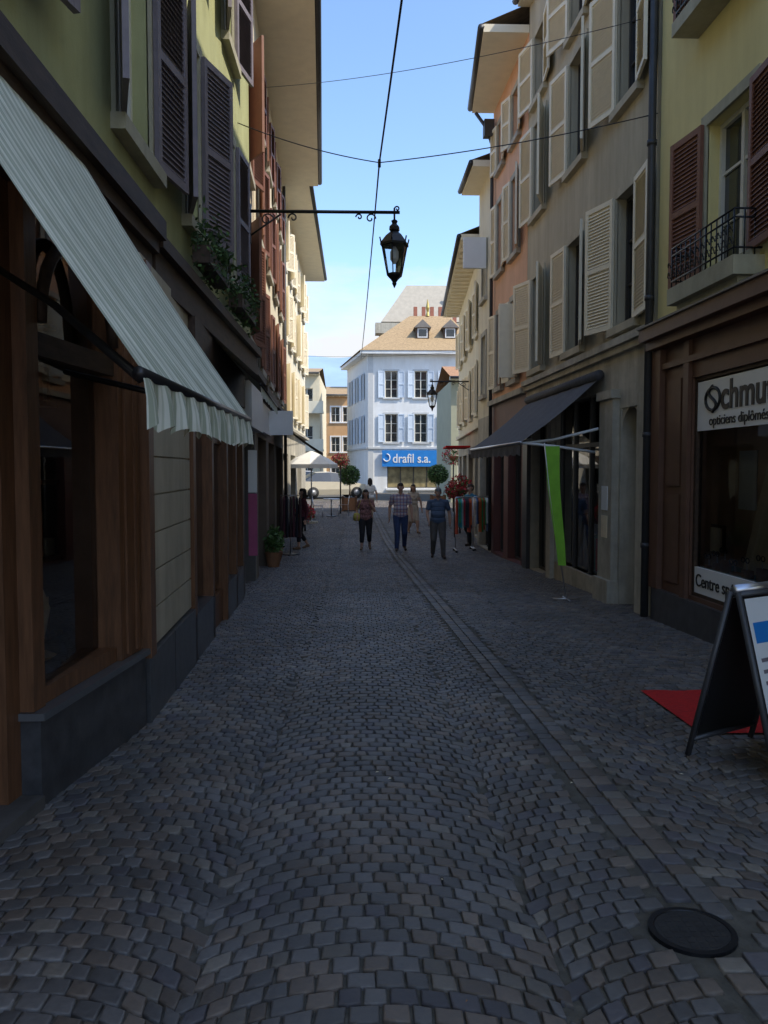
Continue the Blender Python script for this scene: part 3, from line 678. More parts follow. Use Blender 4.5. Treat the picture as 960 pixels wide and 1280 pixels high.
for x in (4.3,6.2):
    z0=10.7; y=56.9
    b.box('dormer',dwood,x-.45,x+.45,y,y+1.6,z0-.3,z0+.55); b.box('dormer_window',glass,x-.28,x+.28,y-.02,y,z0-.05,z0+.45)
    b.box('dormer_frame',whitep,x-.34,x+.34,y-.015,y+.0,z0-.12,z0+.5)
    b.add('dormer_roof',slate,[(x-.6,y-.15,z0+.55),(x+.6,y-.15,z0+.55),(x,y-.15,z0+1.1),(x-.6,y+2,z0+.55),(x+.6,y+2,z0+.55),(x,y+2,z0+1.1)],[(0,1,2),(0,2,5,3),(1,4,5,2),(0,3,4,1)])
b.lathe('finial',M('brass2',(.45,.33,.1),.4,.1,5,metal=.6),(4.9,60,12.6),[(.15,0),(.08,.3),(.14,.6),(.02,1.2)],8)
b.done()
b=B('mansard_apartment_building',Fr((2.4,82),(1,0),(0,-1)))
hs=[(a,a+.9,r0,r0+1.5) for a in (.8,2.8,4.8,6.8) for r0 in (10.3,13.2)]
b.wall('front_wall',M('tan_stucco',(.4,.36,.28),.9,.1,2),0,12,-1,16,hs); 
for h in hs: b.window(*h,nx=2,nz=1)
b.body(0,12,-1,16,12,MATS['tan_stucco'])
b.f=W
x0,x1,y0,y1=2.1,14.7,81.6,94
q=[(x0,y0,16),(x1,y0,16),(x1,y1,16),(x0,y1,16),(x0+2.6,y0+2.2,20),(x1-2,y0+2.2,20),(x1-2,y1-2,20),(x0+2.6,y1-2,20)]
b.add('mansard',M('beige_mansard',(.42,.38,.31),.8,.1,3),q,[(0,1,5,4),(1,2,6,5),(2,3,7,6),(3,0,4,7),(4,5,6,7)])
for x in (5.2,6.0,6.8,7.6,9): b.box('chimney_pots',M('brick_red',(.35,.13,.08),.8),x,x+.35,80.2,80.6,15.5,17.2)
b.box('terrace',stone,1.5,14,79.8,81.5,14.6,15.6)
for x in (8.6,10.4): b.box('skylight',glass,x,x+1,y0+.8,y0+1.0,18,19)
b.done()
b=B('cream_balcony_building',Fr((-9,62),(1,0),(0,-1)))
hs=[(a,a+.9,r0,r0+1.6) for a in (.6,2.6,4.6) for r0 in (.3,3.2,6.0)]
b.wall('front_wall',cream_w,0,6.0,-.5,8.6,hs)
for h in hs: b.window(*h,nx=2,nz=2)
for r0 in (3.0,5.8): b.box('balcony',offw_w,0,6.3,0,.9,r0-.1,r0+.05); b.box('balcony_front',offw_w,0,6.3,.86,.9,r0+.05,r0+.8)
b.body(0,6.0,-.5,8.6,12,cream_w); b.roof(0,6.0,8.6,.5,12,1.2); b.done()
b=B('orange_townhouse',Fr((-4.6,78),(1,0),(0,-1)))
hs=[(a,a+.8,r0,r0+1.4) for a in (.5,1.9,3.0) for r0 in (.3,3.2,6.0)]
b.wall('front_wall',orange_w,0,3.6,-.5,8.4,hs)
for h in hs: b.window(*h,nx=2,nz=2); b.surround(*h,whitep)
b.body(0,3.6,-.5,8.4,10,orange_w); b.roof(0,3.6,8.4,.5,10,1.4); b.done()
b=B('terracotta_townhouse',Fr((-2.4,95),(1,0),(0,-1)))
hs=[(a,a+.8,r0,r0+1.4) for a in (.4,1.6,2.7) for r0 in (.3,3.2,6.0)]
b.wall('front_wall',M('terracotta_stucco',(.4,.2,.13),.9,.1,2),0,4.2,-.5,8.4,hs)
for h in hs: b.window(*h,nx=2,nz=2)
b.body(0,4.2,-.5,8.4,10,MATS['terracotta_stucco']); b.roof(0,4.2,8.4,.5,10,1.5); b.done()
b=B('arcade_townhouse',Fr((7.3,58),(1,0),(0,-1)))
hs=[(a,a+.9,r0,r0+1.6) for a in (1,3.5,6,8.5) for r0 in (.3,3.4,6.4)]
b.wall('front_wall',offw_w,0,11,-.5,9.4,hs)
for h in hs: b.window(*h,nx=2,nz=2)
b.body(0,11,-.5,9.4,8,offw_w); b.done()
# ------------------------------------------------------------------ hills
vs=[];fs=[];nx_,ny_=120,14
for j in range(ny_):
    for i in range(nx_):
        x=-2600+5200*i/(nx_-1); t=j/(ny_-1)
        hgt=640*(.84+.16*math.sin(x/900+2.1)+.025*math.sin(x/170)+.012*math.sin(x/61)); prof=math.sin(t*math.pi/2)
        vs.append((x,3200+1500*t+12*math.sin(x/90+j),prof*hgt))
for j in range(ny_-1):
    for i in range(nx_-1): k=j*nx_+i; fs.append((k,k+1,k+nx_+1,k+nx_))
me=bpy.data.meshes.new('hills'); me.from_pydata(vs,[],fs); me.materials.append(M('hazy_hill',(.27,.38,.50),1,.08,.006));  # blue distance haze is put into the base colour, no volume
for p in me.polygons: p.use_smooth=True
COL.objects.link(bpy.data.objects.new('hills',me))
# ------------------------------------------------------------------ street lamps
def lamp(x,y,z,wx,s=1.0):
    b=B('street_lamp')
    d=1 if wx<x else -1; zb=z
    b.tube('bracket',iron,[(wx,y,zb),(x+.08*d,y,zb)],.024*s,8,True); b.tube('bracket',iron,[(wx,y,zb-.35*s),(wx+.45*d*s,y,zb-.04)],.014*s,6,True)
    b.box('wall_plate',iron,min(wx,wx+.03*d),max(wx,wx+.03*d),y-.04,y+.04,zb-.45*s,zb+.1)
    def curl(cx,cz,r,sg): b.tube('scroll',iron,[(cx+sg*(r*(1-t/8))*math.cos(t)*d,y,cz+(r*(1-t/8))*math.sin(t)) for t in [k*.35 for k in range(20)]],.011*s,5,True)
    curl(wx+.25*d*s,zb-.12*s,.1*s,1); curl(x-.34*d*s,zb-.09*s,.075*s,1); curl(wx+.62*d*s,zb-.09*s,.07*s,-1); curl(x+.04*d*s,zb+.05*s,.04*s,-1); curl(x-.5*d*s,zb-.07*s,.05*s,-1)
    b.tube('hanger',iron,[(x,y,zb+.06*s),(x,y,zb-.12*s)],.014*s,6,True)
    c=(x,y,zb)
    b.lathe('crown',iron,c,[(.02*s,-.1*s),(.05*s,-.12*s),(.035*s,-.16*s),(.075*s,-.2*s),(.08*s,-.25*s),(.06*s,-.27*s),(.13*s,-.33*s),(.2*s,-.42*s),(.215*s,-.44*s),(.215*s,-.47*s),(.19*s,-.475*s)],6,.3)
    b.lathe('lantern_glass',lglass,c,[(.185*s,-.475*s),(.105*s,-.86*s)],6,.3)
    b.lathe('lamp_bulb',whitep,c,[(.02*s,-.48*s),(.06*s,-.55*s),(.06*s,-.66*s),(.02*s,-.72*s)],10)
    for k in range(6):
        t=2*math.pi*k/6+.3; b.tube('ribs',iron,[(x+.19*s*math.cos(t),y+.19*s*math.sin(t),zb-.47*s),(x+.11*s*math.cos(t),y+.11*s*math.sin(t),zb-.87*s)],.009*s,5,True)
        b.tube('finials',iron,[(x+.2*s*math.cos(t),y+.2*s*math.sin(t),zb-.44*s),(x+.22*s*math.cos(t),y+.22*s*math.sin(t),zb-.36*s)],.01*s,4,True)
    b.lathe('lantern_base',iron,c,[(.12*s,-.86*s),(.115*s,-.89*s),(.06*s,-.94*s),(.03*s,-.98*s),(.035*s,-1.0*s),(.005*s,-1.06*s)],6,.3)
    b.done()
lamp(.52,12.5,5.42,-1.64,1.05)
lamp(2.45,28,4.55,3.75,.95)
def wire(p0,p1,sag,r=.006):
    p0,p1=Vector(p0),Vector(p1); return [tuple(p0.lerp(p1,t)-Vector((0,0,4*sag*t*(1-t)))) for t in [i/20 for i in range(21)]]
b=B('overhead_cables')
b.tube('main_cable',black,wire((.75,-4,6.3),(.26,11,5.6),.05)+wire((.26,11,5.6),(.05,34,6.1),.15)[1:],.012,6,True)
b.tube('cross_wire',black,wire((-1.64,11.4,6.25),(.26,11,5.6),.06),.007,5,True); b.tube('cross_wire',black,wire((.26,11,5.6),(3.7,10.35,6.0),.06),.007,5,True)
b.tube('cross_wire',black,wire((-1.96,16.5,9.0),(3.7,10.6,7.3),.15),.005,5,True); b.tube('cross_wire',black,wire((-2.4,34,6.2),(4.1,34,6.4),.1),.006,5,True)
b.tube('clamp',black,[(.26,11,5.54),(.26,11,5.64)],.02,6,True)
b.done()
# ------------------------------------------------------------------ A-frame, carpet
b=B('red_carpet',FR)
vs=[];fs=[];n=20
for i in range(n+1):
    for j in range(9):
        x=2.24+1.75*i/n; y=5.27+1.17*j/8
        vs.append((x,y,g(y)+.012+.004*math.sin(i*1.3)*math.sin(j)))
for i in range(n):
    for j in range(8): q=9; fs.append((i*q+j,(i+1)*q+j,(i+1)*q+j+1,i*q+j+1))
b.add('pile',redc,vs,fs,True); b.done()
b=B('a_frame_sign')
h0=Vector((2.13,4.6,0)); ax=Vector((.86,.5,0)); nr=Vector((.5,-.86,0)); zt=.9; zb=g(4.6)
def bar(p,q,w,mat,part):
    b.tube(part,mat,[tuple(p),tuple(q)],w,4,True)
for sg in (1,-1):
    def PP(u,t,o=0):
        q=h0+ax*u+nr*(sg*(.02+.27*t)); q.z=zt+(zb+.0-zt)*t
        no=(nr*sg*1.0+Vector((0,0,.27))).normalized(); return q+no*o
    Wd=.62
    pa=[PP(.03,.04),PP(Wd-.03,.04),PP(Wd-.03,.88),PP(.03,.88)]; pb=[PP(.03,.04,.012),PP(Wd-.03,.04,.012),PP(Wd-.03,.88,.012),PP(.03,.88,.012)]
    b.add('panel_back',black,[tuple(v) for v in pa],[(0,1,2,3)],True); b.add('poster',whitep,[tuple(v) for v in pb],[(0,1,2,3)],True)
    q=[PP(.06,.17,.014),PP(Wd-.06,.17,.014),PP(Wd-.06,.28,.014),PP(.06,.28,.014)]; b.add('poster_print',bluep,[tuple(v) for v in q],[(0,1,2,3)],True)
    for k in range(7):
        t=.36+k*.06; q=[PP(.07,t,.014),PP(Wd-.1-.1*(k%3),t,.014),PP(Wd-.1-.1*(k%3),t+.02,.014),PP(.07,t+.02,.014)]; b.add('poster_text',sh_grey,[tuple(v) for v in q],[(0,1,2,3)],True)
    fm=M('dark_frame',(.06,.06,.065),.4,.1,5)
    for u0,t0,u1,t1 in ((0.0,0,0.0,1.0),(Wd,0,Wd,1.0),(0,.015,Wd,.015),(0,.9,Wd,.9)): bar(PP(u0,t0,.004),PP(u1,t1,.004),.02,fm,'frame')
t0=h0.copy(); t0.z=zt+.01; t1=t0+ax*.62; bar(t0,t1,.03,MATS['aluminium'],'hinge')
b.done()
# ------------------------------------------------------------------ clothes racks
b=B('clothes_rack')
y=21.7; cols=[(.65,.17,.04),(.55,.08,.04),(.08,.38,.1),(.05,.38,.4),(.75,.75,.7),(.65,.6,.5),(.14,.24,.5),(.6,.05,.08),(.06,.06,.07),(.03,.03,.035)]
for k,(x0,x1) in enumerate(((2.5,3.0),(3.05,3.55))):
    z=g(y); zt=z+1.42; yy=y+.5*k
    b.tube('rail',alu,[(x0,yy-.2,zt),(x1,yy+.2,zt)],.015,6,True)
    for x,s in ((x0,-.2),(x1,.2)):
        b.tube('upright',alu,[(x,yy+s,z+.08),(x,yy+s,zt)],.015,6,True); b.tube('foot',alu,[(x,yy+s-.3,z+.06),(x,yy+s+.3,z+.06)],.015,6,True)
        for q in (-.28,.28): b.lathe('castor',black,(x,yy+s+q,z),[(.02,0),(.035,.02),(.035,.04),(.02,.06)],8)
    for i in range(11):
        t=(i+.7)/12; x=x0+(x1-x0)*t; yc=yy-.2+.4*t; c=cols[(i+k*5+int(R()*3))%10]; mt=M('garment_%d'%(cols.index(c)),c,.9,.2,9)
        L_=ru(.65,.95); w=.2
        vs=[];fs=[]
        for (zz,ww,tt) in ((zt-.03,.03,.012),(zt-.09,.16,.03),(zt-.14,.2,.035),(zt-.4,.17,.03),(zt-L_,.2,.04)):
            for q in range(8):
                an=q*math.pi/4; vs.append((x+tt*math.cos(an)+.01*math.sin(q*3+i),yc+ww*math.sin(an)+.0,zz))
        for r_ in range(4):
            for q in range(8): q2=(q+1)%8; fs.append((r_*8+q,r_*8+q2,r_*8+8+q2,r_*8+8+q))
        b.add('garments',mt,vs,fs,True); b.tube('hanger',alu,[(x,yc,zt-.03),(x,yc,zt+.02)],.004,4,True)
b.done()
b=B('clothes_rack'); y=20.8; x=-1.75; z=g(y)
b.tube('upright',alu,[(x,y,z),(x,y,z+1.5)],.015,6,True); b.tube('rail',alu,[(x-.25,y,z+1.5),(x+.25,y,z+1.5)],.012,6,True); b.lathe('base',iron,(x,y,z),[(.22,0),(.22,.02),(.03,.04)],12)
for i in range(7):
    xx=x-.24+.08*i; c=[(.06,.03,.03),(.12,.04,.05),(.03,.03,.04)][i%3]; mt=M('dark_garment_%d'%(i%3),c,.9,.2,9); vs=[];fs=[]
    for (zz,ww,tt) in ((z+1.47,.03,.015),(z+1.4,.17,.035),(z+1.0,.16,.035),(z+.45,.19,.045)):
        for q in range(8): an=q*math.pi/4; vs.append((xx+tt*math.cos(an),y+ww*math.sin(an),zz))
    for r_ in range(3):
        for q in range(8): q2=(q+1)%8; fs.append((r_*8+q,r_*8+q2,r_*8+8+q2,r_*8+8+q))
    b.add('garments',mt,vs,fs,True)
b.done()
# ------------------------------------------------------------------ topiaries, flowers
def topiary(x,y):
    z=g(y); b=B('topiary_tree')
    b.box('planter',pot,x-.32,x+.32,y-.32,y+.32,z+.04,z+.6); 
    for q in (-.3,.3):
        for w in (-.3,.3): b.box('planter_leg',wood,x+q-.05,x+q+.05,y+w-.05,y+w+.05,z,z+.66)
    b.box('soil',dark,x-.28,x+.28,y-.28,y+.28,z+.6,z+.61)
    b.tube('trunk',wood,[(x,y,z+.6),(x+.02,y,z+.95),(x,y,z+1.4)],[.04,.03,.02],7,True)
    for k in range(5): an=k*1.3; b.tube('limbs',wood,[(x,y,z+1.2),(x+.2*math.cos(an),y+.2*math.sin(an),z+1.55)],[.018,.008],5,True)
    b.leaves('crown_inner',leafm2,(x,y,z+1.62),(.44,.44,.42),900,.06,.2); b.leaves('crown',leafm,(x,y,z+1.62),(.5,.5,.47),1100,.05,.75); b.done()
topiary(-.48,37.5); topiary(3.65,38.5)
def flowers(x,y,z,r=.35,pole=True):
    b=B('flower_basket'); b.lathe('basket',pot,(x,y,z-.25),[(.08,0),(.2,.12),(.24,.22)],10)
    b.leaves('leaves',leafm,(x,y,z),(r,r,r*.7),250,.05,.2,.15); b.leaves('blossoms',flowm,(x,y,z+.03),(r*1.05,r*1.05,r*.8),260,.055,.7,.15)
    if pole: b.tube('post',iron,[(x,y,g(y)),(x,y,z-.2)],.03,8,True)
    b.done()
flowers(-.85,36,2.0,.4); flowers(3.0,26,.95,.33); flowers(3.35,27.5,1.1,.4); flowers(-1.9,28.5,.1,.35); flowers(4.2,37,2.2,.5)
for (x,y,s) in ((-1.85,17.6,1),(-1.95,19.0,1.1)):
    b=B('potted_plant'); z=g(y); b.lathe('pot',pot,(x,y,z),[(.12,0),(.18,.3),(.19,.32)],14); b.leaves('foliage',leafm,(x,y,z+.55),(.2*s,.2*s,.3*s),260,.06,.1,.1); b.tube('stem',wood,[(x,y,z+.2),(x,y,z+.6)],.015,5,True); b.done()
b=B('cafe_table'); x,y=-1.2,34.5; z=g(y); b.lathe('top',alu,(x,y,z),[(.35,.72),(.36,.74),(.35,.75)],16); b.tube('stem',alu,[(x,y,z),(x,y,z+.73)],.03,8,True); b.lathe('base',iron,(x,y,z),[(.22,0),(.2,.03),(.04,.05)],12); b.done()
def chair(x,y,a):
    z=g(y); b=B('cafe_chair'); c,s=math.cos(a),math.sin(a); T=lambda u,v,w:(x+c*u-s*v,y+s*u+c*v,z+w)
    for u in (-.19,.19):
        b.tube('leg',alu,[T(u,-.2,0),T(u,-.17,.45)],.012,6,True); b.tube('leg',alu,[T(u,.22,0),T(u,.19,.45),T(u,.25,.85)],.012,6,True)
    b.add('seat',wood,[T(-.2,-.2,.45),T(.2,-.2,.45),T(.2,.2,.45),T(-.2,.2,.45),T(-.2,-.2,.47),T(.2,-.2,.47),T(.2,.2,.47),T(-.2,.2,.47)],[(0,1,2,3),(4,5,6,7),(0,1,5,4),(1,2,6,5),(2,3,7,6),(3,0,4,7)],True)
    for w in (.6,.72,.82): b.tube('backrest',wood,[T(-.2,.22+.04*(w-.5)*2,w),T(.2,.22+.04*(w-.5)*2,w)],.018,6,True)
    b.done()
chair(-1.75,34.4,math.pi/2); chair(-.7,34.8,-math.pi/2)
# ------------------------------------------------------------------ car
def car(x,y,ang,col,nm):
    b=B('parked_car'); z=g(y); c,s=math.cos(ang),math.sin(ang)
    T=lambda u,v,w:(x+c*u-s*v,y+s*u+c*v,z+w)
    paint=M(nm,col,.25,.03,3,metal=0)
    st=[(-2.05,.35,.5,.58,.58,.70),(-2.0,.25,.5,.7,.7,.78),(-1.8,.2,.52,.78,.8,.84),(-1.1,.2,.5,.88,.93,.86),(-.95,.2,.5,.9,.97,.86),(-.3,.2,.5,.92,1.42,.86),(.2,.2,.5,.93,1.48,.86),(1.0,.2,.5,.94,1.45,.86),(1.75,.2,.5,.95,1.05,.84),(2.0,.25,.5,.9,.95,.78),(2.07,.35,.5,.8,.82,.72)]
    vs=[];nn=9
    for (u,zb,zm,zl,zr,hw) in st:
        rw=hw*.72 if zr>zl+.15 else hw*.85
        for (v,w) in ((-hw*.9,zb),(-hw,zm),(-hw*.98,zl),(-rw,zr-.03),(0,zr+.02),(rw,zr-.03),(hw*.98,zl),(hw,zm),(hw*.9,zb)): vs.append(T(u,v,w))
    fp=[];fg=[]
    for i in range(len(st)-1):
        for k in range(nn-1):
            f=(i*nn+k,(i+1)*nn+k,(i+1)*nn+k+1,i*nn+k+1)
            tall=(st[i][4]>1.2)+(st[i+1][4]>1.2)
            if (k in (2,5) and tall>=1) or (k in (3,4) and tall==1): fg.append(f)
            else: fp.append(f)
        fp.append((i*nn+8,(i+1)*nn+8,(i+1)*nn,i*nn))
    fp.append(tuple(range(nn))); fp.append(tuple((len(st)-1)*nn+k for k in range(nn)))
    b.add('body',paint,vs,fp,True); b.add('windows',glass,vs,fg,True)
    rub=M('tyre_rubber',(.02,.02,.02),.8); hub=M('hubcap',(.3,.3,.31),.4,.05,5,metal=.4)
    for u in (-1.3,1.25):
        for v in (-.87,.68):
            pr=[T(u,v,.32),T(u,v+.2,.32)]; b.tube('tyre',rub,pr,.32,20,True); b.tube('hub',hub,[T(u,v-.01,.32),T(u,v+.21,.32)],.17,14,True)
    for v in (-.6,.6):
        b.tube('headlight',whitep,[T(-2.06,v-.1*1,.63),T(-2.0,v+.12,.66)],.07,8,True); b.tube('tail_light',M('red_lens',(.4,.01,.01),.2),[T(2.06,v-.1,.75),T(2.06,v+.1,.75)],.06,8,True)
    b.add('grille',black,[T(-2.075,-.35,.4),T(-2.075,.35,.4),T(-2.075,.35,.55),T(-2.075,-.35,.55)],[(0,1,2,3)],True)
    b.add('number_plate',whitep,[T(-2.085,-.22,.42),T(-2.085,.22,.42),T(-2.085,.22,.51),T(-2.085,-.22,.51)],[(0,1,2,3)],True)
    for v in (-.92,.92): b.tube('mirror',paint,[T(-.75,v*.95,1.0),T(-.72,v*1.08,1.03)],.06,6,True)
    b.done()
car(-1.7,47,math.radians(200),(.6,.54,.42),'champagne_paint'); car(-4.0,52,math.radians(10),(.6,.6,.6),'silver_paint')
# ------------------------------------------------------------------ people
skinm=M('skin',(.5,.29,.2),.6,.06,20)
def capsule(p0,r0,p1,r1,n=12,m=4):
    p0,p1=Vector(p0),Vector(p1); d=(p1-p0); L_=d.length; d=d/L_ if L_>1e-6 else Vector((0,0,1))
    pts=[];rs=[]
    for k in range(m+1):
        t=math.pi/2*(1-k/m); pts.append(p0-d*r0*math.sin(t)); rs.append(max(r0*math.cos(t),.0006))
    for k in range(m+1):
        t=math.pi/2*k/m; pts.append(p1+d*r1*math.sin(t)); rs.append(max(r1*math.cos(t),.0006))
    return tube_geo(pts,rs,n)
def hand(pr,wr,d,side,fwd):
    d=Vector(d).normalized(); f=Vector(fwd); f=(f-d*f.dot(d)).normalized(); inn=d.cross(f)*side; wr=Vector(wr)
    for k in range(4):
        o=f*(.027-.018*k); pr.append((wr+o*.6+d*.01,.014,wr+o+d*.085,.0115,'skin'))
    for k,l in enumerate((.07,.08,.074,.058)):
        o=f*(.028-.0195*k); a=wr+o+d*.085; m_=a+(d*.9+inn*.3).normalized()*l*.5; e=m_+(d*.6+inn*.8).normalized()*l*.5
        pr.append((a,.0095,m_,.0088,'skin')); pr.append((m_,.0088,e,.0075,'skin'))
    a=wr+f*.022+d*.025; m_=a+(f*.75+d*.6+inn*.3).normalized()*.042; e=m_+(d*.9+f*.15+inn*.4).normalized()*.034
    pr.append((a,.012,m_,.0105,'skin')); pr.append((m_,.0105,e,.0085,'skin'))
def person(name,x,y,H,heading,mats,legs,arms,female=False,hair='short',skirt=False,voxel=.0065,headtilt=0,sleeve=.55,extra=None,sw=1.0,bulk=1.0):
    pr=[]; hipw=.095 if not female else .1; shw=(.19 if not female else .16)*sw
    for sd,(kn,an,to) in legs.items():
        hip=(sd*hipw,0,.9); lab='skirt' if skirt else 'trousers'
        pr.append((hip,.1*bulk,kn,.07*bulk,lab)); 
        km=Vector(kn).lerp(Vector(an),.55)
        pr.append((kn,.068*bulk,km,.064,'trousers')); pr.append((km,.062,an,.056,'trousers') if not female else (km,.045,an,.036,'skin'))
        heel=Vector(an)+Vector((0,-.03,-.045)); tm=Vector(to)
        pr.append((heel,.035,tm+Vector((0,0,.012)),.034,'shoes')); pr.append((Vector(an)+Vector((0,0,-.02)),.044,tm.lerp(heel,.5)+Vector((0,0,.02)),.037,'shoes'))
    bel=(.115 if not female else .105)*bulk
    pr+=[((-.07,0,.93),.108,(.07,0,.93),.108,'trousers'),((-.065,.0,.97),.118*bulk,(.065,.0,.97),.118*bulk,'shirt'),((-.06,.02,1.1),bel,(.06,.02,1.1),bel,'shirt'),
         ((-.075,.0,1.22),.115,(.075,.0,1.22),.115,'shirt'),((-.095,-.0,1.32),.103,(.095,-.0,1.32),.103,'shirt'),((-shw+.03,-.01,1.405),.066,(shw-.03,-.01,1.405),.066,'shirt'),
         ((-.06,-.01,1.45),.055,(.06,-.01,1.45),.055,'shirt')]
    if female: pr+=[((-.07,.07,1.27),.06,(-.07,.075,1.25),.06,'shirt'),((.07,.07,1.27),.06,(.07,.075,1.25),.06,'shirt')]
    if skirt: pr+=[((-.06,0,.9),.13,(-.08,0,.5),.14,'shirt'),((.06,0,.9),.13,(.08,0,.5),.14,'shirt')]
    t=headtilt
    pr.append(((0,-.012,1.44),.056,(0,.0,1.54),.053,'skin'))
    hc=Vector((0,.012+t*.04,1.64-.01*t))
    def Hd(a,b_,c_):
        ca,sa=math.cos(t),math.sin(t); return hc+Vector((a,b_*ca+c_*sa,-b_*sa+c_*ca))
    pr+=[(Hd(0,-.022,.03),.082,Hd(0,.012,.03),.08,'skin'),(Hd(0,.02,0),.068,Hd(0,.03,-.05),.056,'skin'),(Hd(0,.045,-.075),.036,Hd(0,.05,-.085),.033,'skin'),
         (Hd(0,.09,.01),.009,Hd(0,.107,-.022),.0135,'skin'),(Hd(-.022,.088,-.052),.008,Hd(.022,.088,-.052),.008,'lips'),
         (Hd(-.04,.075,.03),.012,Hd(.04,.075,.03),.012,'skin')]
    for sd in (-1,1): pr.append((Hd(sd*.079,-.005,.015),.014,Hd(sd*.077,-.002,-.02),.011,'skin'))
    pr+=[(Hd(0,-.04,.05),.085,Hd(0,.015,.062),.076,'hair'),(Hd(0,-.045,0),.075,Hd(0,-.04,.04),.084,'hair')]
    if hair=='long': pr+=[(Hd(-.055,-.03,.02),.045,Hd(-.07,-.03,-.14),.035,'hair'),(Hd(.055,-.03,.02),.045,Hd(.07,-.03,-.14),.035,'hair'),(Hd(0,-.07,0),.06,Hd(0,-.08,-.16),.05,'hair')]
    for sd,(el,wr,hd,fw) in arms.items():
        sh=Vector((sd*shw,-.01,1.405)); el=Vector(el); wr=Vector(wr); mid=sh.lerp(el,sleeve if sleeve<1 else 1)
        pr.append((sh,.064,mid,.06,'shirt')); 
        if sleeve<1: pr.append((sh.lerp(el,.3),.047,el,.041,'skin')); pr.append((el,.041,wr,.028,'skin'))
        else: pr.append((el,.05,Vector(el).lerp(wr,.9),.04,'shirt')); pr.append((el,.035,wr,.027,'skin'))
        hand(pr,wr,hd,sd,fw)
    V_=[];F_=[]
    for (a,r0,b_,r1,lb) in pr:
        v,f=capsule(a,r0,b_,r1); o=len(V_); V_+=v; F_+=[tuple(i+o for i in q) for q in f]
    me=bpy.data.meshes.new('tmp'); me.from_pydata(V_,[],F_); ob=bpy.data.objects.new('tmp',me); COL.objects.link(ob)
    md=ob.modifiers.new('r','REMESH'); md.mode='VOXEL'; md.voxel_size=voxel; md.use_smooth_shade=True
    ms=ob.modifiers.new('s','SMOOTH'); ms.factor=.5; ms.iterations=2
    dg=bpy.context.evaluated_depsgraph_get(); nm=bpy.data.meshes.new_from_object(ob.evaluated_get(dg)); bpy.data.objects.remove(ob)
    nv=len(nm.vertices); co=np.empty(nv*3); nm.vertices.foreach_get('co',co); co=co.reshape(-1,3)
    nf=len(nm.polygons); ce=np.empty(nf*3); nm.polygons.foreach_get('center',ce); ce=ce.reshape(-1,3)
    labs=['skin','lips','hair','shirt','trousers','skirt','shoes']; best=np.full(nf,1e9); idx=np.zeros(nf,int)
    for (a,r0,b_,r1,lb) in pr:
        a=np.array(a);b2=np.array(b_); d=b2-a; dd=max(d@d,1e-9); tt=np.clip(((ce-a)@d)/dd,0,1); ds=np.linalg.norm(ce-a-tt[:,None]*d,axis=1)-(r0+(r1-r0)*tt)
        if lb=='lips': ds-=.002
        w=ds<best; best[w]=ds[w]; idx[w]=labs.index(lb)
    for l in labs: nm.materials.append(mats.get(l,mats['trousers']))
    nm.polygons.foreach_set('material_index',idx); nm.polygons.foreach_set('use_smooth',[True]*nf)
    nm.name='body'
    e=bpy.data.objects.new(name,None); COL.objects.link(e); bo=bpy.data.objects.new('body',nm); COL.objects.link(bo); bo.parent=e
    b=B('x')
    for sd in (-1,1):
        p=Hd(sd*.031,.083,.008); v,f=capsule(p,.0115,p+Vector((0,.001,0)),.0115,8,3); b.add('eye_whites',whitep,v,f,True)
        p=Hd(sd*.031,.0925,.008); v,f=capsule(p,.0055,p+Vector((0,.001,0)),.0055,8,3); b.add('irises',black,v,f,True)
        q0,q1=Hd(sd*.016,.09,.028),Hd(sd*.048,.083,.03); v,f=capsule(q0,.004,q1,.003,6,2); b.add('eyebrows',mats['hair'],v,f,True)
    if extra: extra(b)
    for (part,mn),(v,f,mat) in b.parts.items():
        m2=bpy.data.meshes.new(part); m2.from_pydata(v,[],f); m2.materials.append(mat)
        for p in m2.polygons: p.use_smooth=True
        o2=bpy.data.objects.new(part,m2); COL.objects.link(o2); o2.parent=e
    s=H/1.735; e.scale=(s,s,s); e.rotation_euler=(0,0,heading); 
    zmin=co[:,2].min(); e.location=(x,y,g(y)-zmin*s+.002)
    return e
hairb=M('dark_hair',(.03,.02,.015),.6,.2,30); hairg=M('grey_hair',(.18,.17,.16),.6,.2,30); shoe=M('brown_shoe',(.05,.03,.02),.5); shoeb=M('sandal',(.2,.12,.07),.6)
jean=M('blue_jeans',(.03,.05,.12),.9,.2,15); khaki=M('grey_trousers',(.10,.09,.08),.9,.15,12); blackc=M('black_cloth',(.015,.015,.018),.9,.2,12)
lips=M('lips',(.35,.12,.1),.5); bsh=M('slate_blue_shirt',(.075,.11,.17),.9,.2,10); floral=M('floral_blouse',(.25,.12,.11),.9,.9,26)
plaid=plaidmat('plaid_shirt',(.55,.48,.48),(.3,.05,.08),(.08,.1,.25)); beigec=M('beige_dress',(.5,.4,.3),.9,.1,10)
def mm(sh,tr,ha,so): return {'skin':skinm,'lips':lips,'hair':ha,'shirt':sh,'trousers':tr,'shoes':so,'skirt':sh}
walkA={1:((.1,.17,.49),(.12,.22,.1),(.14,.38,.05)),-1:((-.1,.05,.47),(-.12,-.2,.14),(-.14,-.07,.03))}
walkB={-1:((-.11,.15,.49),(-.13,.16,.09),(-.16,.32,.035)),1:((.11,.06,.47),(.12,-.17,.13),(.14,-.04,.03))}
armsA={1:((.27,-.1,1.13),(.28,-.07,.88),(0,.05,-1),(0,1,0)),-1:((-.27,.03,1.13),(-.28,.13,.89),(0,.25,-1),(0,1,0))}
armsB={-1:((-.29,-.06,1.13),(-.3,.0,.88),(0,.1,-1),(0,1,0)),1:((.27,.02,1.14),(.24,.17,.95),(-.2,.6,-.8),(0,1,.3))}
PI=math.pi
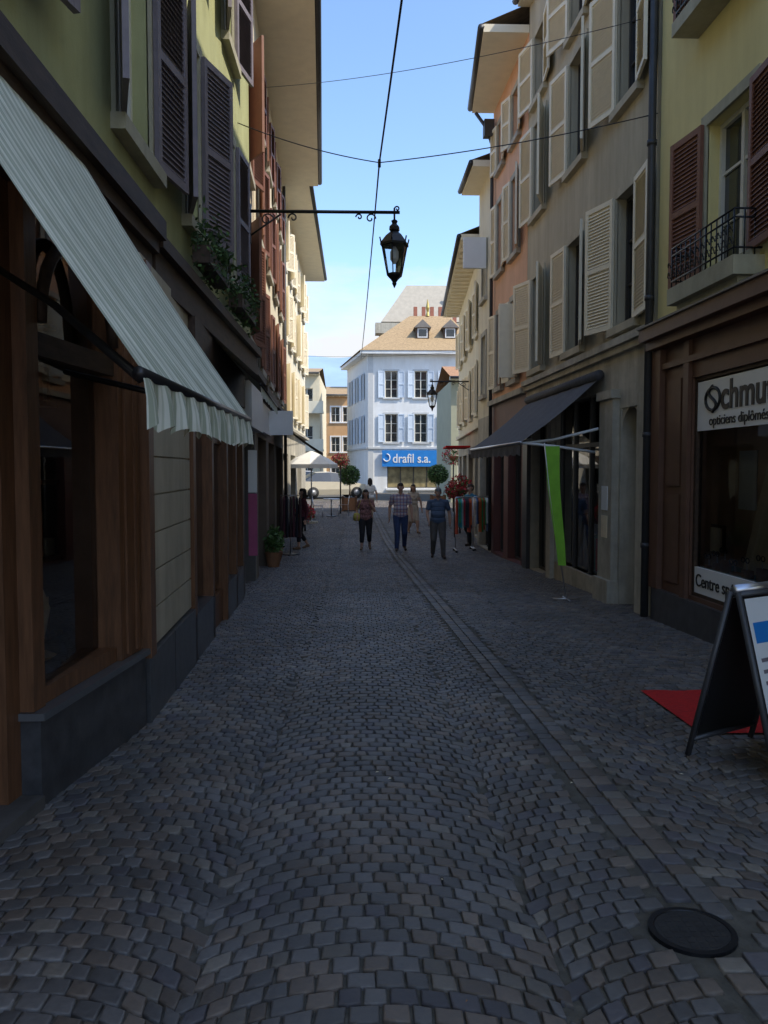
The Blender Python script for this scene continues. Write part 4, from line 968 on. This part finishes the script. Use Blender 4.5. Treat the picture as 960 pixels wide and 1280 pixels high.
person('walking_man',1.07,21.7,1.78,PI+.05,mm(plaid,jean,hairb,shoe),walkA,armsA,sleeve=.6,sw=1.08,bulk=1.08)
person('walking_man_in_blue_shirt',1.88,19.8,1.68,PI-.05,mm(bsh,khaki,hairg,shoe),walkB,armsB,sleeve=.6,headtilt=.25,sw=1.1,bulk=1.12)
def bag(b):
    yb=M('yellow_bag',(.5,.42,.08),.7)
    b.lathe('handbag',yb,(.26,.02,.85),[(.03,0),(.1,.02),(.11,.12),(.08,.22),(.03,.24)],12); b.tube('bag_strap',yb,[(.24,.02,1.08),(.21,.08,1.25),(.14,.06,1.45)],.01,5,True)
armsW={-1:((-.26,.06,1.15),(-.13,.2,1.36),(.3,-.1,1),(0,.3,1)),1:((.25,-.04,1.15),(.24,.12,.98),(0,.5,-.7),(0,1,0))}
person('walking_woman',.15,22.1,1.6,PI,mm(floral,blackc,hairb,shoeb),walkA,armsW,female=True,hair='long',sleeve=.5,extra=bag,sw=1.12,bulk=1.12)
person('woman_in_beige_dress',1.78,27.5,1.62,PI+.2,mm(beigec,skinm,hairb,shoeb),walkB,armsA,female=True,hair='long',skirt=True,voxel=.01,sleeve=.3)
person('woman_in_white_top',.4,33,1.65,.1,mm(whitep,beigec,hairb,shoeb),walkA,armsA,female=True,hair='long',voxel=.01)
person('shopkeeper',3.15,23.4,1.72,PI/2+.6,mm(M('teal_shirt',(.05,.2,.3),.9),blackc,hairb,shoe),walkB,armsB,voxel=.01)
person('browsing_woman',-1.55,22.4,1.62,PI*.6,mm(M('maroon_top',(.12,.03,.04),.9),blackc,hairb,shoeb),walkB,armsB,female=True,hair='long',voxel=.01,sleeve=1)
# ------------------------------------------------------------------ light
EL=50; A=math.radians(116)
d=Vector((math.sin(A)*math.cos(math.radians(EL)),math.cos(A)*math.cos(math.radians(EL)),math.sin(math.radians(EL))))
su=bpy.data.lights.new('sun','SUN'); su.energy=5.0; su.angle=math.radians(.5); su.color=(1,.92,.79)
so=bpy.data.objects.new('sun',su); so.rotation_euler=d.to_track_quat('Z','Y').to_euler(); so.location=(20,-10,30); COL.objects.link(so)
w=bpy.data.worlds.new('World'); sc.world=w; w.use_nodes=True; N=w.node_tree.nodes; L=w.node_tree.links
bg=N['Background']; bg.inputs[1].default_value=.15
sk=N.new('ShaderNodeTexSky'); sk.sky_type='NISHITA'; sk.sun_disc=False; sk.sun_elevation=math.radians(EL); sk.sun_rotation=A; sk.air_density=1.0; sk.dust_density=.8; sk.ozone_density=1.0
tc=N.new('ShaderNodeTexCoord'); mp=N.new('ShaderNodeMapping'); mp.inputs['Scale'].default_value=(1.5,1.5,4.5); L.new(tc.outputs['Generated'],mp.inputs[0])
n=N.new('ShaderNodeTexNoise'); n.inputs['Scale'].default_value=3.2; n.inputs['Detail'].default_value=8; n.inputs['Roughness'].default_value=.6; L.new(mp.outputs[0],n.inputs['Vector'])
sp=N.new('ShaderNodeSeparateXYZ'); L.new(tc.outputs['Generated'],sp.inputs[0])
mr=N.new('ShaderNodeMapRange'); mr.inputs[1].default_value=.14; mr.inputs[2].default_value=.3; mr.inputs[3].default_value=.33; mr.inputs[4].default_value=-.35; L.new(sp.outputs[2],mr.inputs[0])
ad=N.new('ShaderNodeMath'); ad.operation='ADD'; L.new(n.outputs[0],ad.inputs[0]); L.new(mr.outputs[0],ad.inputs[1])
r=N.new('ShaderNodeValToRGB'); r.color_ramp.elements[0].position=.48; r.color_ramp.elements[1].position=.82; L.new(ad.outputs[0],r.inputs[0])
gn=N.new('ShaderNodeMix'); gn.data_type='RGBA'; gn.blend_type='MULTIPLY'; gn.inputs[0].default_value=1; L.new(sk.outputs[0],gn.inputs[6]); gn.inputs[7].default_value=(1.75,1.95,2.15,1)
mx=N.new('ShaderNodeMix'); mx.data_type='RGBA'; L.new(r.outputs[0],mx.inputs[0]); L.new(gn.outputs[2],mx.inputs[6]); mx.inputs[7].default_value=(6.2,6.4,6.7,1)
L.new(mx.outputs[2],bg.inputs[0])
sc.view_settings.view_transform='Standard'; sc.view_settings.look='None'; sc.view_settings.exposure=0
# ------------------------------------------------------------------ camera
cam=bpy.data.cameras.new('camera'); cam.sensor_fit='VERTICAL'; cam.sensor_height=36; cam.lens=36*1030/1280; cam.clip_end=20000; cam.clip_start=.05
co=bpy.data.objects.new('camera',cam); co.location=(0,0,1.6); co.rotation_euler=(math.radians(87),0,math.radians(-1.67)); COL.objects.link(co); sc.camera=co
